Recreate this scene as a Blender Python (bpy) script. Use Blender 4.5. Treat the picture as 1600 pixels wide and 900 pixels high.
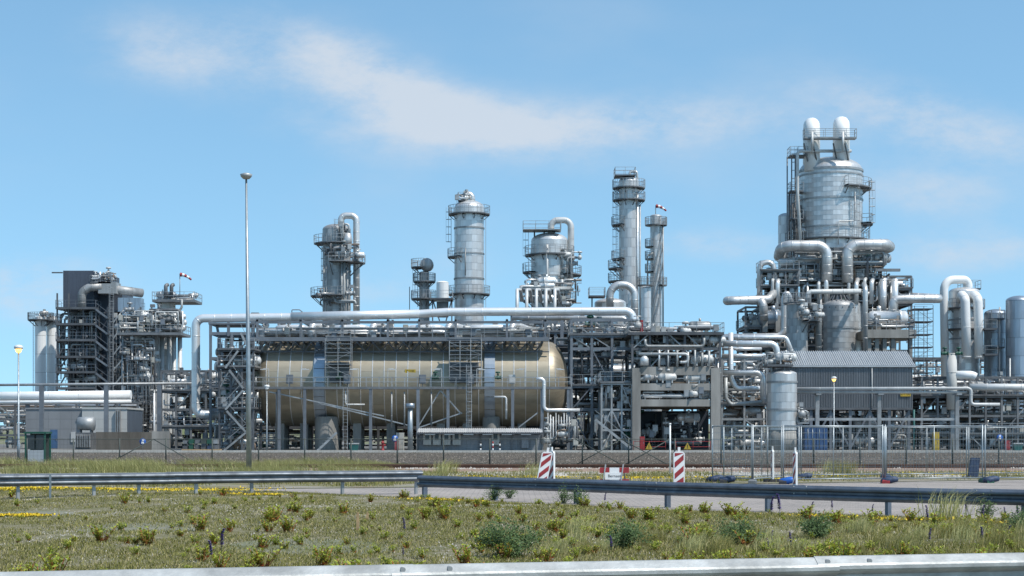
import bpy, math, random
import numpy as np
from mathutils import Vector, Matrix
R = math.radians
rnd = random.Random(7)
for o in list(bpy.data.objects): bpy.data.objects.remove(o)
SC = bpy.context.scene
COL = SC.collection
# ------------------------------------------------------------------ camera
F, HC, YH = 2700.0, 1.6, 683.5
cam = bpy.data.cameras.new('camera'); camo = bpy.data.objects.new('camera', cam); COL.objects.link(camo)
camo.location = (0, 0, HC); camo.rotation_euler = (R(90), 0, 0)
cam.sensor_width = 36; cam.lens = F / 1600 * 36; cam.shift_y = (YH - 450) / 1600; cam.clip_end = 30000; cam.clip_start = .1
SC.camera = camo
# ------------------------------------------------------------------ sky and sun
SUN = Vector((0.46, -0.31, 0.83)).normalized()
wd = bpy.data.worlds.new('World'); SC.world = wd; wd.use_nodes = True
nt = wd.node_tree; N = nt.nodes; L = nt.links; N.clear()
def nd(t, **k):
    n = N.new(t)
    for a, b in k.items(): setattr(n, a, b)
    return n
out = nd('ShaderNodeOutputWorld'); bg = nd('ShaderNodeBackground'); bg.inputs[1].default_value = 0.15
sky = nd('ShaderNodeTexSky', sky_type='NISHITA', sun_disc=False)
sky.sun_elevation = math.asin(SUN.z); sky.sun_rotation = math.atan2(SUN.x, SUN.y)
sky.air_density = 1.0; sky.dust_density = .25; sky.ozone_density = 3.0; sky.altitude = 0
tc = nd('ShaderNodeTexCoord')
sep = nd('ShaderNodeSeparateXYZ'); L.new(tc.outputs['Generated'], sep.inputs[0])
zup = nd('ShaderNodeMath', operation='MULTIPLY_ADD'); zup.inputs[1].default_value = .85; zup.inputs[2].default_value = .16
zab = nd('ShaderNodeMath', operation='MAXIMUM'); zab.inputs[1].default_value = 0
L.new(sep.outputs[2], zab.inputs[0]); L.new(zab.outputs[0], zup.inputs[0])
comb = nd('ShaderNodeCombineXYZ'); L.new(sep.outputs[0], comb.inputs[0]); L.new(sep.outputs[1], comb.inputs[1]); L.new(zup.outputs[0], comb.inputs[2])
nrm = nd('ShaderNodeVectorMath', operation='NORMALIZE'); L.new(comb.outputs[0], nrm.inputs[0]); L.new(nrm.outputs[0], sky.inputs[0])
# clouds: noise over the whole dome in a flattened direction space, with a few denser banks
def direc(px, py): return ((px - 800) / F, (YH - py) / F)
dv = nd('ShaderNodeMath', operation='MAXIMUM'); dv.inputs[1].default_value = .15
ab = nd('ShaderNodeMath', operation='ABSOLUTE'); L.new(sep.outputs[1], ab.inputs[0]); L.new(ab.outputs[0], dv.inputs[0])
ux = nd('ShaderNodeMath', operation='DIVIDE'); L.new(sep.outputs[0], ux.inputs[0]); L.new(dv.outputs[0], ux.inputs[1])
uz = nd('ShaderNodeMath', operation='DIVIDE'); L.new(sep.outputs[2], uz.inputs[0]); L.new(dv.outputs[0], uz.inputs[1])
uv = nd('ShaderNodeCombineXYZ'); L.new(ux.outputs[0], uv.inputs[0]); L.new(uz.outputs[0], uv.inputs[1]); L.new(sep.outputs[1], uv.inputs[2])
def noise(scale, detail, sx=1, sy=1, rough=.55, off=0):
    m = nd('ShaderNodeMapping'); m.inputs['Scale'].default_value = (sx, sy, .3); m.inputs['Location'].default_value = (off, off * .7, 0)
    n = nd('ShaderNodeTexNoise'); n.inputs['Scale'].default_value = scale; n.inputs['Detail'].default_value = detail; n.inputs['Roughness'].default_value = rough
    L.new(uv.outputs[0], m.inputs[0]); L.new(m.outputs[0], n.inputs[0]); return n.outputs[0]
big = noise(5.5, 5, 1, 2.2, .5, 3.1)
fine = noise(15, 9, 1, 2.0, .68, 1.7)
def mth(op, a, b=None, c=None):
    n = nd('ShaderNodeMath', operation=op)
    for i, v in enumerate((a, b, c)):
        if v is None: continue
        if hasattr(v, 'links') or hasattr(v, 'is_linked'): L.new(v, n.inputs[i])
        else: n.inputs[i].default_value = v
    return n.outputs[0]
banks = None
for (px, py, wx, wy, am, sl) in ((300, 85, 150, 55, .55, .1), (590, 120, 150, 50, .66, .42), (740, 190, 190, 42, .6, .2), (1030, 190, 210, 38, .62, 0), (1450, 190, 170, 52, .62, .25),
                             (1500, 395, 190, 32, .5, -.05), (1110, 385, 110, 26, .5, .05), (40, 450, 130, 50, .65, 0), (1440, 300, 120, 40, .4, .1), (570, 215, 170, 40, .3, .1), (680, 425, 100, 30, .25, 0), (570, 460, 80, 25, .28, 0)):
    cx, cz = direc(px, py)
    dx = mth('SUBTRACT', ux.outputs[0], cx); dz = mth('SUBTRACT', uz.outputs[0], cz)
    dz = mth('MULTIPLY_ADD', dx, sl, dz)
    ex = mth('MULTIPLY', dx, F / wx); ez = mth('MULTIPLY', dz, F / wy)
    q = mth('ADD', mth('MULTIPLY', ex, ex), mth('MULTIPLY', ez, ez))
    g = mth('MULTIPLY', mth('EXPONENT', mth('MULTIPLY', q, -.8)), am)
    banks = g if banks is None else mth('ADD', banks, g)
front = mth('GREATER_THAN', sep.outputs[1], 0.0)
banks = mth('MULTIPLY', banks, front)
cl = mth('ADD', mth('MULTIPLY', banks, mth('MULTIPLY_ADD', fine, 3.2, -.62)), mth('MULTIPLY', mth('SUBTRACT', big, .52), 1.1))
cr = nd('ShaderNodeMapRange', interpolation_type='SMOOTHSTEP'); cr.inputs[1].default_value = -.05; cr.inputs[2].default_value = 1.0; cr.inputs[4].default_value = .85
L.new(cl, cr.inputs[0])
tint = nd('ShaderNodeMix', data_type='RGBA', blend_type='MULTIPLY'); tint.inputs[0].default_value = 1; tint.inputs[7].default_value = (.97, 1.14, 1.03, 1)
L.new(sky.outputs[0], tint.inputs[6])
mx = nd('ShaderNodeMix', data_type='RGBA'); mx.inputs[7].default_value = (3.6, 3.95, 4.4, 1)
L.new(cr.outputs[0], mx.inputs[0]); L.new(tint.outputs[2], mx.inputs[6]); L.new(mx.outputs[2], bg.inputs[0]); L.new(bg.outputs[0], out.inputs[0])
sl = bpy.data.lights.new('sun', 'SUN'); sl.energy = 3.8; sl.angle = R(.55); sl.color = (1, .96, .9)
so = bpy.data.objects.new('sun', sl); COL.objects.link(so); so.rotation_euler = (-SUN).to_track_quat('-Z', 'Y').to_euler(); so.location = SUN * 300
vs = SC.view_settings; vs.view_transform = 'Standard'; vs.look = 'None'; vs.exposure = 0.3; vs.gamma = 1
# ------------------------------------------------------------------ materials
MATS = {}
def mat(name, col, rough=.5, metal=0., var=.18, scale=1.2, streak=0., rand=.0, bump=0., col2=None, bscale=None, spec=None, emit=None, thr=(.35, .7)):
    m = bpy.data.materials.new(name); m.use_nodes = True; t = m.node_tree; n = t.nodes; l = t.links
    b = n['Principled BSDF']; b.inputs['Roughness'].default_value = rough; b.inputs['Metallic'].default_value = metal
    if spec is not None: b.inputs['Specular IOR Level'].default_value = spec
    co = n.new('ShaderNodeTexCoord'); src = co.outputs['Object']
    if streak:
        mp = n.new('ShaderNodeMapping'); mp.inputs['Scale'].default_value = (1, 1, 1 / (1 + streak)); l.new(src, mp.inputs[0]); src = mp.outputs[0]
    nz = n.new('ShaderNodeTexNoise'); nz.inputs['Scale'].default_value = scale; nz.inputs['Detail'].default_value = 8; nz.inputs['Roughness'].default_value = .62; l.new(src, nz.inputs[0])
    mr = n.new('ShaderNodeMapRange'); mr.inputs[1].default_value = thr[0]; mr.inputs[2].default_value = thr[1]; l.new(nz.outputs[0], mr.inputs[0])
    mi = n.new('ShaderNodeMix'); mi.data_type = 'RGBA'
    c2 = col2 or tuple(c * (1 - var * 2) for c in col)
    mi.inputs[6].default_value = (*c2, 1); mi.inputs[7].default_value = (*col, 1); l.new(mr.outputs[0], mi.inputs[0])
    fin = mi.outputs[2]
    if rand:
        oi = n.new('ShaderNodeObjectInfo'); rr = n.new('ShaderNodeMapRange'); rr.inputs[3].default_value = 1 - rand; rr.inputs[4].default_value = 1 + rand * .6; l.new(oi.outputs['Random'], rr.inputs[0])
        ml = n.new('ShaderNodeMix'); ml.data_type = 'RGBA'; ml.blend_type = 'MULTIPLY'; ml.inputs[0].default_value = 1; l.new(fin, ml.inputs[6]); l.new(rr.outputs[0], ml.inputs[7]); fin = ml.outputs[2]
    l.new(fin, b.inputs['Base Color'])
    r2 = n.new('ShaderNodeMapRange'); r2.inputs[3].default_value = min(1, rough + .14); r2.inputs[4].default_value = max(.05, rough - .08); l.new(nz.outputs[0], r2.inputs[0]); l.new(r2.outputs[0], b.inputs['Roughness'])
    if bump:
        n2 = n.new('ShaderNodeTexNoise'); n2.inputs['Scale'].default_value = bscale or scale * 6; n2.inputs['Detail'].default_value = 5; l.new(co.outputs['Object'], n2.inputs[0])
        bp = n.new('ShaderNodeBump'); bp.inputs['Strength'].default_value = bump; bp.inputs['Distance'].default_value = .03; l.new(n2.outputs[0], bp.inputs['Height']); l.new(bp.outputs[0], b.inputs['Normal'])
    if emit: b.inputs['Emission Color'].default_value = (*emit[0], 1); b.inputs['Emission Strength'].default_value = emit[1]
    MATS[name] = m; return m
mat('alu', (.74, .73, .71), .40, .55, .2, .7, 7, .075, .2, bscale=1.5)
mat('alu_bright', (.82, .815, .80), .36, .5, .10, .6, 2, .08, .1)
mat('alu_dull', (.52, .515, .50), .5, .45, .26, .6, 7, .12, .2)
mat('alu_blue', (.43, .49, .55), .38, .7, .14, .6, 2, .08, .1)
mat('gold', (.53, .455, .335), .43, .55, .2, .5, 2, .13, .3, bscale=1.2)
mat('gold_dark', (.10, .085, .06), .6, .2)
mat('core', (.10, .10, .10), .7)
mat('steel_dark', (.125, .132, .142), .55, .1, .2, .8, 0, .2)
mat('steel_blue', (.21, .23, .255), .5, .2, .18, .8, 0, .15)
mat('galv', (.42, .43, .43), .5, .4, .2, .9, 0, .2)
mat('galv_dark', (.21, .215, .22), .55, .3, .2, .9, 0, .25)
mat('rail_galv', (.52, .53, .515), .5, .3, .22, 3.5, 0, .08, .15); mat('rail_mid', (.20, .225, .25), .45, .4, .25, 3, 0, .1)
mat('rail_shaded', (.16, .19, .235), .42, .45, .2, 3, 0, .05)  # shade on the rail's near face is put into this darker colour
mat('pipe_grey', (.40, .41, .40), .5, .25, .2, .7, 0, .18)
mat('pipe_pale', (.62, .62, .60), .5, .15, .14, .6, 0, .1)
mat('white', (.80, .80, .78), .45, 0, .06, .5, 6, .04)
mat('offwhite', (.62, .61, .57), .55, 0, .14, .6, 5, .1)
mat('rust', (.14, .075, .05), .8, .1, .25, 2)
mat('rustsoft', (.30, .22, .16), .7, .2, .25, 1)
mat('concrete', (.36, .345, .315), .85, 0, .24, .6, 4, .10, .3, bscale=12)
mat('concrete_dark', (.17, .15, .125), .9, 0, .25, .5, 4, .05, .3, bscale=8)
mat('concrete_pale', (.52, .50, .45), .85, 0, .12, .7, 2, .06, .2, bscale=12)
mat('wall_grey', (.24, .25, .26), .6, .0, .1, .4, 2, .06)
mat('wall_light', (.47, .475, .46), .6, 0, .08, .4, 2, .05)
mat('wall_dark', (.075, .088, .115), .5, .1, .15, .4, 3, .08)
mat('corr_wall', (.26, .275, .29), .5, .2, .2, .5, 6, .12)
mat('corr_roof', (.52, .54, .55), .5, .35, .12, .4, 3, .06)
mat('red', (.40, .035, .04), .5, 0, .25, 4); mat('yellow', (.55, .38, .04), .5); mat('green', (.02, .10, .065), .5); mat('blue', (.035, .09, .22), .45, 0, .15, 1.5)
mat('blue_door', (.06, .13, .25), .5); mat('teal', (.03, .15, .135), .5); mat('black', (.015, .015, .017), .6); mat('dark_glass', (.04, .05, .055), .15)
mat('blue_sign', (.02, .12, .45), .4); mat('blue_bag', (.04, .07, .14), .6, 0, .3, 6, 0, 0, .3); mat('rubber', (.05, .05, .055), .8); mat('wood', (.50, .34, .18), .8, 0, .2, 8)
mat('lamp_glow', (.9, .6, .2), .4, emit=((1, .55, .12), 2.5)); mat('lamp_white', (.85, .85, .82), .3)
mat('fence_steel', (.36, .40, .42), .4, .6, .15, 3); mat('fence_dark', (.07, .085, .075), .6, .1)
mat('cabinet', (.44, .42, .37), .55, 0, .1, 2, 2)
# ------------------------------------------------------------------ mesh helpers
def W(px, py, Y): return Vector(((px - 800) * Y / F, Y, HC + (YH - py) * Y / F))
def S(Y): return Y / F
def XX(px, Y): return (px - 800) * Y / F
def ZZ(py, Y): return HC + (YH - py) * Y / F
class MB:
    def __init__(s): s.v = []; s.f = []; s.m = []; s.sm = []
    def add(s, vs, fs, smooth=False):
        b = len(s.v); s.v += [tuple(v) for v in vs]; s.f += [tuple(b + i for i in f) for f in fs]; s.sm += [smooth] * len(fs); return s
    def box(s, x0, y0, z0, x1, y1, z1):
        return s.add([(x0, y0, z0), (x1, y0, z0), (x1, y1, z0), (x0, y1, z0), (x0, y0, z1), (x1, y0, z1), (x1, y1, z1), (x0, y1, z1)],
                     [(0, 3, 2, 1), (4, 5, 6, 7), (0, 1, 5, 4), (1, 2, 6, 5), (2, 3, 7, 6), (3, 0, 4, 7)])
    def beam(s, p, q, w, h=None, up=None):
        p = Vector(p); q = Vector(q); d = (q - p)
        if d.length < 1e-6: return s
        d.normalize(); h = h or w
        u = Vector(up) if up else (Vector((0, 0, 1)) if abs(d.z) < .9 else Vector((0, 1, 0)))
        a = d.cross(u).normalized(); b = a.cross(d).normalized()
        vs = []
        for c in (p, q):
            for i, j in ((-1, -1), (1, -1), (1, 1), (-1, 1)): vs.append(c + a * (i * w / 2) + b * (j * h / 2))
        return s.add(vs, [(0, 1, 2, 3), (7, 6, 5, 4), (0, 4, 5, 1), (1, 5, 6, 2), (2, 6, 7, 3), (3, 7, 4, 0)])
    def tube(s, path, r, n=8, caps=True, smooth=True):
        P = [Vector(p) for p in path]; k = len(P); rs = r if isinstance(r, (list, tuple)) else [r] * k
        T = []
        for i in range(k):
            t = (P[min(i + 1, k - 1)] - P[max(i - 1, 0)])
            T.append(t.normalized() if t.length > 1e-9 else Vector((0, 0, 1)))
        u = T[0].orthogonal().normalized(); vs = []
        for i in range(k):
            u = (u - T[i] * u.dot(T[i])).normalized(); w = T[i].cross(u)
            for j in range(n):
                a = 2 * math.pi * j / n; vs.append(P[i] + (u * math.cos(a) + w * math.sin(a)) * rs[i])
        fs = [(i * n + j, i * n + (j + 1) % n, (i + 1) * n + (j + 1) % n, (i + 1) * n + j) for i in range(k - 1) for j in range(n)]
        s.add(vs, fs, smooth and n > 5)
        if caps: b = len(s.v) - k * n; s.f += [tuple(b + j for j in reversed(range(n))), tuple(b + (k - 1) * n + j for j in range(n))]; s.sm += [False, False]
        return s
    def rod(s, p, q, r, n=6): return s.tube([p, q], r, n)
    def pipe(s, pts, r, bend=None, n=12, seam=0):
        path = fillet(pts, bend or r * 2.6, 7); s.tube(path, r, n)
        if seam:
            acc = 0
            for a, b in zip(path[:-1], path[1:]):
                d = b - a; ln = d.length
                if ln < 1e-6: continue
                dn = d / ln; t = seam - acc
                while t < ln:
                    c = a + dn * t; s.tube([c - dn * .035, c + dn * .035], r * 1.035 + .006, n, True); t += seam
                acc = (acc + ln) % seam
        return s
    def lathe(s, prof, cx, cy, n=32, ax='z', cz=0, smooth=True, a0=0, a1=2 * math.pi):
        full = abs(a1 - a0) > 6.28; m = n if full else n + 1; vs = []
        for (r, h) in prof:
            for j in range(m):
                a = a0 + (a1 - a0) * j / n; c, d = r * math.cos(a), r * math.sin(a)
                vs.append((cx + c, cy + d, h) if ax == 'z' else ((h, cy + c, cz + d) if ax == 'x' else (cx + c, h, cz + d)))
        fs = []
        for i in range(len(prof) - 1):
            for j in range(n):
                k = (j + 1) % m if full else j + 1
                q = (i * m + j, i * m + k, (i + 1) * m + k, (i + 1) * m + j); fs.append(q if ax != 'y' else q[::-1])
        return s.add(vs, fs, smooth)
    def rail(s, pts, h=1.1, sp=1.6, r=.03, close=False, n=4, mid=True):
        pts = [Vector(p) for p in pts]
        if close: pts = pts + [pts[0]]
        up = Vector((0, 0, 1))
        for a, b in zip(pts[:-1], pts[1:]):
            s.rod(a + up * h, b + up * h, r, n)
            if mid: s.rod(a + up * h * .52, b + up * h * .52, r * .8, n)
            ln = (b - a).length; k = max(1, round(ln / sp))
            for i in range(k): p = a.lerp(b, i / k); s.rod(p, p + up * h, r, n)
        s.rod(pts[-1], pts[-1] + up * h, r, n); return s
    def ladder(s, x, y, z0, z1, face=-90, w=.5, cage=True, r=.03):
        a = R(face); o = Vector((math.cos(a), math.sin(a), 0)); t = Vector((-o.y, o.x, 0)); c = Vector((x, y, 0))
        for k in (-1, 1): s.rod(c + t * (k * w / 2) + Vector((0, 0, z0)), c + t * (k * w / 2) + Vector((0, 0, z1)), r, 4)
        z = z0 + .3
        while z < z1: s.rod(c - t * w / 2 + Vector((0, 0, z)), c + t * w / 2 + Vector((0, 0, z)), r * .6, 4); z += .4
        if cage:
            z = z0 + 2.2
            hoop = [c + t * (.36 * math.cos(b)) + o * (.05 + .7 * math.sin(b)) for b in [math.pi * i / 6 for i in range(7)]]
            while z < z1:
                s.tube([h + Vector((0, 0, z)) for h in hoop], r * .8, 4, False); z += 1.1
            if z1 - z0 > 2.4:
                for i in (1, 3, 5): s.rod(hoop[i] + Vector((0, 0, z0 + 2.2)), hoop[i] + Vector((0, 0, z1)), r * .6, 4)
        return s
    def mesh(s, name='m'):
        me = bpy.data.meshes.new(name); me.from_pydata(s.v, [], s.f); me.polygons.foreach_set('use_smooth', s.sm); me.update(); return me
    def build(s, name, mt, parent=None, kind=None):
        base = ORIG.get(parent.name, Vector((0, 0, 0))) if parent else Vector((0, 0, 0))
        if parent: s.v = [(a - base.x, b - base.y, c - base.z) for a, b, c in s.v]
        me = s.mesh(name); me.materials.append(MATS[mt])
        o = bpy.data.objects.new(name, me); COL.objects.link(o)
        if parent: o.parent = parent; ORIG[o.name] = base
        if kind: o['kind'] = kind
        return o
ORIG = {}
def fillet(pts, rad, k=6):
    P = [Vector(p) for p in pts]; out = [P[0]]
    for a, b, c in zip(P[:-2], P[1:-1], P[2:]):
        u = (a - b); v = (c - b); lu, lv = u.length, v.length; u.normalize(); v.normalize()
        ang = u.angle(v)
        if ang > 3.1: out.append(b); continue
        d = min(rad / math.tan(ang / 2), lu * .499, lv * .499); rr = d * math.tan(ang / 2)
        cen = b + (u + v).normalized() * (rr / math.sin(ang / 2)); s0 = b + u * d - cen; s1 = b + v * d - cen; tot = s0.angle(s1)
        for i in range(k + 1):
            t = i / k; out.append(cen + (s0 * math.sin((1 - t) * tot) + s1 * math.sin(t * tot)) / math.sin(tot))
    out.append(P[-1]); return out
def tag(o, label, cat, group=None):
    o['label'] = label; o['category'] = cat
    if group: o['group'] = group
    return o
def thing(name, label, cat, loc, group=None):
    o = bpy.data.objects.new(name, None); COL.objects.link(o); o.location = loc; o.empty_display_size = .2
    ORIG[o.name] = Vector(loc); return tag(o, label, cat, group)
def place(me, name, parent, loc, rot=(0, 0, 0), scale=None, mt=None):
    o = bpy.data.objects.new(name, me); COL.objects.link(o)
    base = ORIG[parent.name] if parent else Vector((0, 0, 0))
    o.location = Vector(loc) - base; o.rotation_euler = rot
    if scale: o.scale = scale
    if parent: o.parent = parent; ORIG[o.name] = base
    return o
def struct(mb, name, mt, kind='structure'):
    o = mb.build(name, mt); o['kind'] = kind; return o
def copy_tree(o, parent=None, off=None):
    c = o.copy(); COL.objects.link(c)
    if parent: c.parent = parent
    elif off is not None: c.location = Vector(o.location) + Vector(off)
    for ch in o.children: copy_tree(ch, c)
    return c
# ------------------------------------------------------------------ plant building blocks
def panel_mesh(r, h, nsec, mt, seg=4, lap=.018, depth=.05):
    """one curved cladding sheet, axis along local z, centred on local +x, base at z = 0"""
    a = math.pi / nsec * .994; mb = MB(); k = seg + 1
    def row(rr, z): return [(rr * math.cos(-a + 2 * a * j / seg), rr * math.sin(-a + 2 * a * j / seg), z) for j in range(k)]
    quad = [(j, j + 1, k + j + 1, k + j) for j in range(seg)]
    o0, o1, i0, i1 = row(r + lap, 0), row(r, h * .988), row(r - depth, 0), row(r - depth, h * .988)
    mb.add(o0 + o1, quad, True); mb.add(i0 + o0, quad); mb.add(o1 + i1, quad)
    mb.add([i0[0], o0[0], o1[0], i1[0]], [(3, 2, 1, 0)]); mb.add([i0[-1], o0[-1], o1[-1], i1[-1]], [(0, 1, 2, 3)])
    me = mb.mesh('cladding_panel'); me.materials.append(MATS[mt]); return me
def clad(t, cx, cy, r, z0, z1, course, mt='alu', nsec=8, core='core'):
    n = max(1, round((z1 - z0) / course)); h = (z1 - z0) / n
    me = panel_mesh(r, h, nsec, mt)
    MB().lathe([(0, z0), (r - .04, z0), (r - .04, z1), (0, z1)], cx, cy, 32).build('shell', core, t)
    for i in range(n):
        for j in range(nsec):
            place(me, 'cladding_panel', t, (cx, cy, z0 + i * h), (0, 0, 2 * math.pi * (j + .5 * (i % 2)) / nsec + .2))
def dome(t, cx, cy, r, z, h, mt='alu', n=24, name='dome_gore', ax='z'):
    """ellipsoidal head of separate gores over a dark core; ax z up, or x+ / x- for a lying vessel"""
    prof = [(r * math.cos(a), h * math.sin(a)) for a in [math.pi / 2 * i / 8 for i in range(9)]]
    a = math.pi / n * .985; vs = []
    for (rr, hh) in prof: vs += [(rr * math.cos(-a), rr * math.sin(-a), hh), (rr * 1.004, 0, hh * 1.004), (rr * math.cos(a), rr * math.sin(a), hh)]
    fs = []
    for i in range(8):
        for j in (0, 1): b = i * 3 + j; fs.append((b, b + 1, b + 4, b + 3))
    mb = MB(); mb.add(vs, fs, True); me = mb.mesh('gore'); me.materials.append(MATS[mt])
    core = MB().lathe([(q * .99, w * .985) for q, w in prof], 0, 0, 32).mesh('head'); core.materials.append(MATS['core'])
    rot = {'z': (0, 0, 0), 'x+': (0, R(90), 0), 'x-': (0, R(-90), 0)}[ax]
    loc = (cx, cy, z)
    place(core, 'head', t, loc, rot)
    for j in range(n):
        m = Matrix.Rotation(2 * math.pi * j / n, 4, 'Z')
        e = (Matrix(((1, 0, 0), (0, 1, 0), (0, 0, 1))).to_4x4() if ax == 'z' else Matrix.Rotation(R(90 if ax == 'x+' else -90), 4, 'Y')) @ m
        place(me, name, t, loc, e.to_euler())
def ring(t, cx, cy, r, z, w=.25, d=.08, mt='galv', name='stiffener_ring'):
    MB().lathe([(r - .05, z - w / 2), (r + d, z - w / 2), (r + d, z + w / 2), (r - .05, z + w / 2)], cx, cy, 32, smooth=False).build(name, mt, t)
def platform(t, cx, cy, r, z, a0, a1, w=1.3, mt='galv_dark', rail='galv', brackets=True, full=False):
    """curved walkway round a column between the angles a0..a1 (degrees, -90 faces the camera)"""
    A0, A1 = R(a0), R(a1); n = max(4, int((a1 - a0) / 12)); ro = r + w
    p = MB().lathe([(r + .03, z - .1), (ro, z - .1), (ro, z + .06), (r + .03, z + .06), (r + .03, z - .1)], cx, cy, n, smooth=False, a0=A0, a1=A1).build('platform', mt, t)
    pts = [(cx + ro * math.cos(A0 + (A1 - A0) * i / n), cy + ro * math.sin(A0 + (A1 - A0) * i / n), z + .06) for i in range(n + 1)]
    if a1 - a0 < 350:
        pts = [(cx + (r + .1) * math.cos(A0), cy + (r + .1) * math.sin(A0), z + .06)] + pts + [(cx + (r + .1) * math.cos(A1), cy + (r + .1) * math.sin(A1), z + .06)]
    MB().rail(pts, 1.15, 1.3, .04).build('railing', rail, p)
    if brackets:
        k = max(2, int((a1 - a0) / 40))
        for i in range(k + 1):
            a = A0 + (A1 - A0) * (i + .02) / (k + .04); c, s_ = math.cos(a), math.sin(a); b = MB()
            b.beam((cx + r * c, cy + r * s_, z - w * .9), (cx + (ro - .1) * c, cy + (ro - .1) * s_, z - .12), .1)
            b.beam((cx + r * c, cy + r * s_, z - .2), (cx + (ro - .05) * c, cy + (ro - .05) * s_, z - .17), .1)
            b.build('bracket', mt, p)
    return p
def ladder(t, x, y, z0, z1, face=-90, mt='galv', cage=True): return MB().ladder(x, y, z0, z1, face, cage=cage, r=.04).build('caged_ladder' if cage else 'ladder', mt, t)
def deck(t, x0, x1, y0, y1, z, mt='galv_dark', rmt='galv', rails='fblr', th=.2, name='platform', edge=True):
    p = MB().box(x0, y0, z - th, x1, y1, z).build(name, mt, t); m = MB()
    if 'f' in rails: m.rail([(x0, y0 + .04, z), (x1, y0 + .04, z)], 1.1, 1.5, .035)
    if 'b' in rails: m.rail([(x0, y1 - .04, z), (x1, y1 - .04, z)], 1.1, 1.5, .035)
    if 'l' in rails: m.rail([(x0 + .04, y0, z), (x0 + .04, y1, z)], 1.1, 1.5, .035)
    if 'r' in rails: m.rail([(x1 - .04, y0, z), (x1 - .04, y1, z)], 1.1, 1.5, .035)
    if m.v: m.build('railing', rmt, p)
    return p
# small fittings: shared meshes, each fitting an object of its own
def valve_mesh(k):
    m = MB(); r = .16
    m.lathe([(0, -.42), (.24, -.42), (.24, -.34), (r, -.32), (.22, -.12), (.25, 0), (.22, .12), (r, .32), (.24, .34), (.24, .42), (0, .42)], 0, 0, 10, 'x')
    m.rod((0, 0, .1), (0, 0, .62), .07, 6); m.lathe([(.1, .3), (.15, .3), (.15, .4), (.1, .4)], 0, 0, 8)
    if k == 0: m.tube([(.26 * math.cos(a), .26 * math.sin(a), .62) for a in [math.pi / 5 * i for i in range(11)]], .03, 4, False); m.rod((-.26, 0, .62), (.26, 0, .62), .02, 4)
    elif k == 1: m.lathe([(0, .5), (.26, .52), (.3, .6), (.26, .7), (0, .74)], 0, 0, 10)
    else: m.box(-.14, -.14, .5, .3, .14, .8)
    return m
VALVES = []
for k in range(3):
    for mt in ('galv', 'pipe_pale', 'pipe_grey', 'green' if k == 1 else 'galv_dark'):
        me = valve_mesh(k).mesh('valve'); me.materials.append(MATS[mt]); VALVES.append(me)
def _box(mt):
    m = MB(); m.box(-.3, -.12, -.4, .3, .12, .4); m.box(-.24, -.15, -.33, .24, -.12, .33); m.rod((0, 0, -.4), (0, 0, -.9), .04, 5); me = m.mesh('instrument_box'); me.materials.append(MATS[mt]); return me
BOXES = [_box(m) for m in ('galv', 'cabinet', 'wall_light', 'steel_blue', 'galv')]
def _drum(mt):
    m = MB(); m.lathe([(0, -1.2), (.25, -1.18), (.45, -1.05), (.5, -.85), (.5, -.3), (.52, -.3), (.52, -.25), (.5, -.25), (.5, .85), (.45, 1.05), (.25, 1.18), (0, 1.2)], 0, 0, 14, 'x')
    for x in (-.6, .6): m.box(x - .08, -.35, -.75, x + .08, .35, -.3)
    m.rod((0, 0, .4), (0, 0, .8), .12, 8); me = m.mesh('drum'); me.materials.append(MATS[mt]); return me
DRUMS = [_drum(m) for m in ('alu', 'alu_dull', 'pipe_pale', 'alu_bright')]
def _lamp():
    m = MB(); m.rod((0, 0, 0), (0, 0, 1.6), .03, 5); m.beam((0, 0, 1.6), (.5, 0, 1.62), .05); m.box(.15, -.08, 1.5, .75, .08, 1.58); me = m.mesh('work_lamp'); me.materials.append(MATS['pipe_pale']); return me
LAMP = _lamp()
PM = ['alu', 'alu', 'pipe_grey', 'galv', 'pipe_pale', 'alu_dull', 'alu_bright', 'steel_dark', 'galv_dark', 'rustsoft']
def clutter(t, x0, x1, y0, y1, z0, z1, n, rg, big=.2, mats=PM, floor=None):
    """process piping packed into a box of a structure: runs, risers, valves, drums and boxes, each a part"""
    for i in range(n):
        k = rg.random(); x = rg.uniform(x0, x1); y = rg.uniform(y0, y1); z = rg.uniform(z0, z1); mt = rg.choice(mats)
        r = rg.choice((.05, .07, .09, .12, .16, big))
        if k < .36:
            ln = rg.uniform(.25, .8) * (x1 - x0); xa = max(x0, x - ln / 2); xb = min(x1, x + ln / 2); pts = [(xa, y, z), (xb, y, z)]
            e = rg.random()
            if e < .55: pts.append((xb, y, rg.uniform(z0, z1)))
            if e > .3: pts.insert(0, (xa, y, rg.uniform(z0, z1)))
            MB().pipe(pts, r, r * 2.5, 8).build('pipe', mt, t)
        elif k < .66:
            za = rg.uniform(z0, z); zb = rg.uniform(z, z1)
            pts = [(x, y, za), (x, y, zb)]
            if rg.random() < .5: pts.append((min(x1, max(x0, x + rg.uniform(-2, 2))), y, zb))
            if (zb - za) > .3: MB().pipe(pts, r, r * 2.5, 8).build('pipe', mt, t)
        elif k < .86:
            s_ = rg.uniform(.8, 1.7); place(rg.choice(VALVES), 'valve', t, (x, y, z), (0, 0, rg.choice((0, 0, R(90), R(45)))), (s_, s_, s_))
        elif k < .92:
            s_ = rg.uniform(.6, 1.15) * min(1, (x1 - x0) / 3); place(rg.choice(DRUMS), 'drum', t, (x, y, max(z, z0 + .8)), (0, 0, rg.uniform(-.2, .2)), (s_, s_, s_))
        else:
            place(rg.choice(BOXES), 'instrument_box', t, (x, y0, z), (0, 0, 0))
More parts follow.
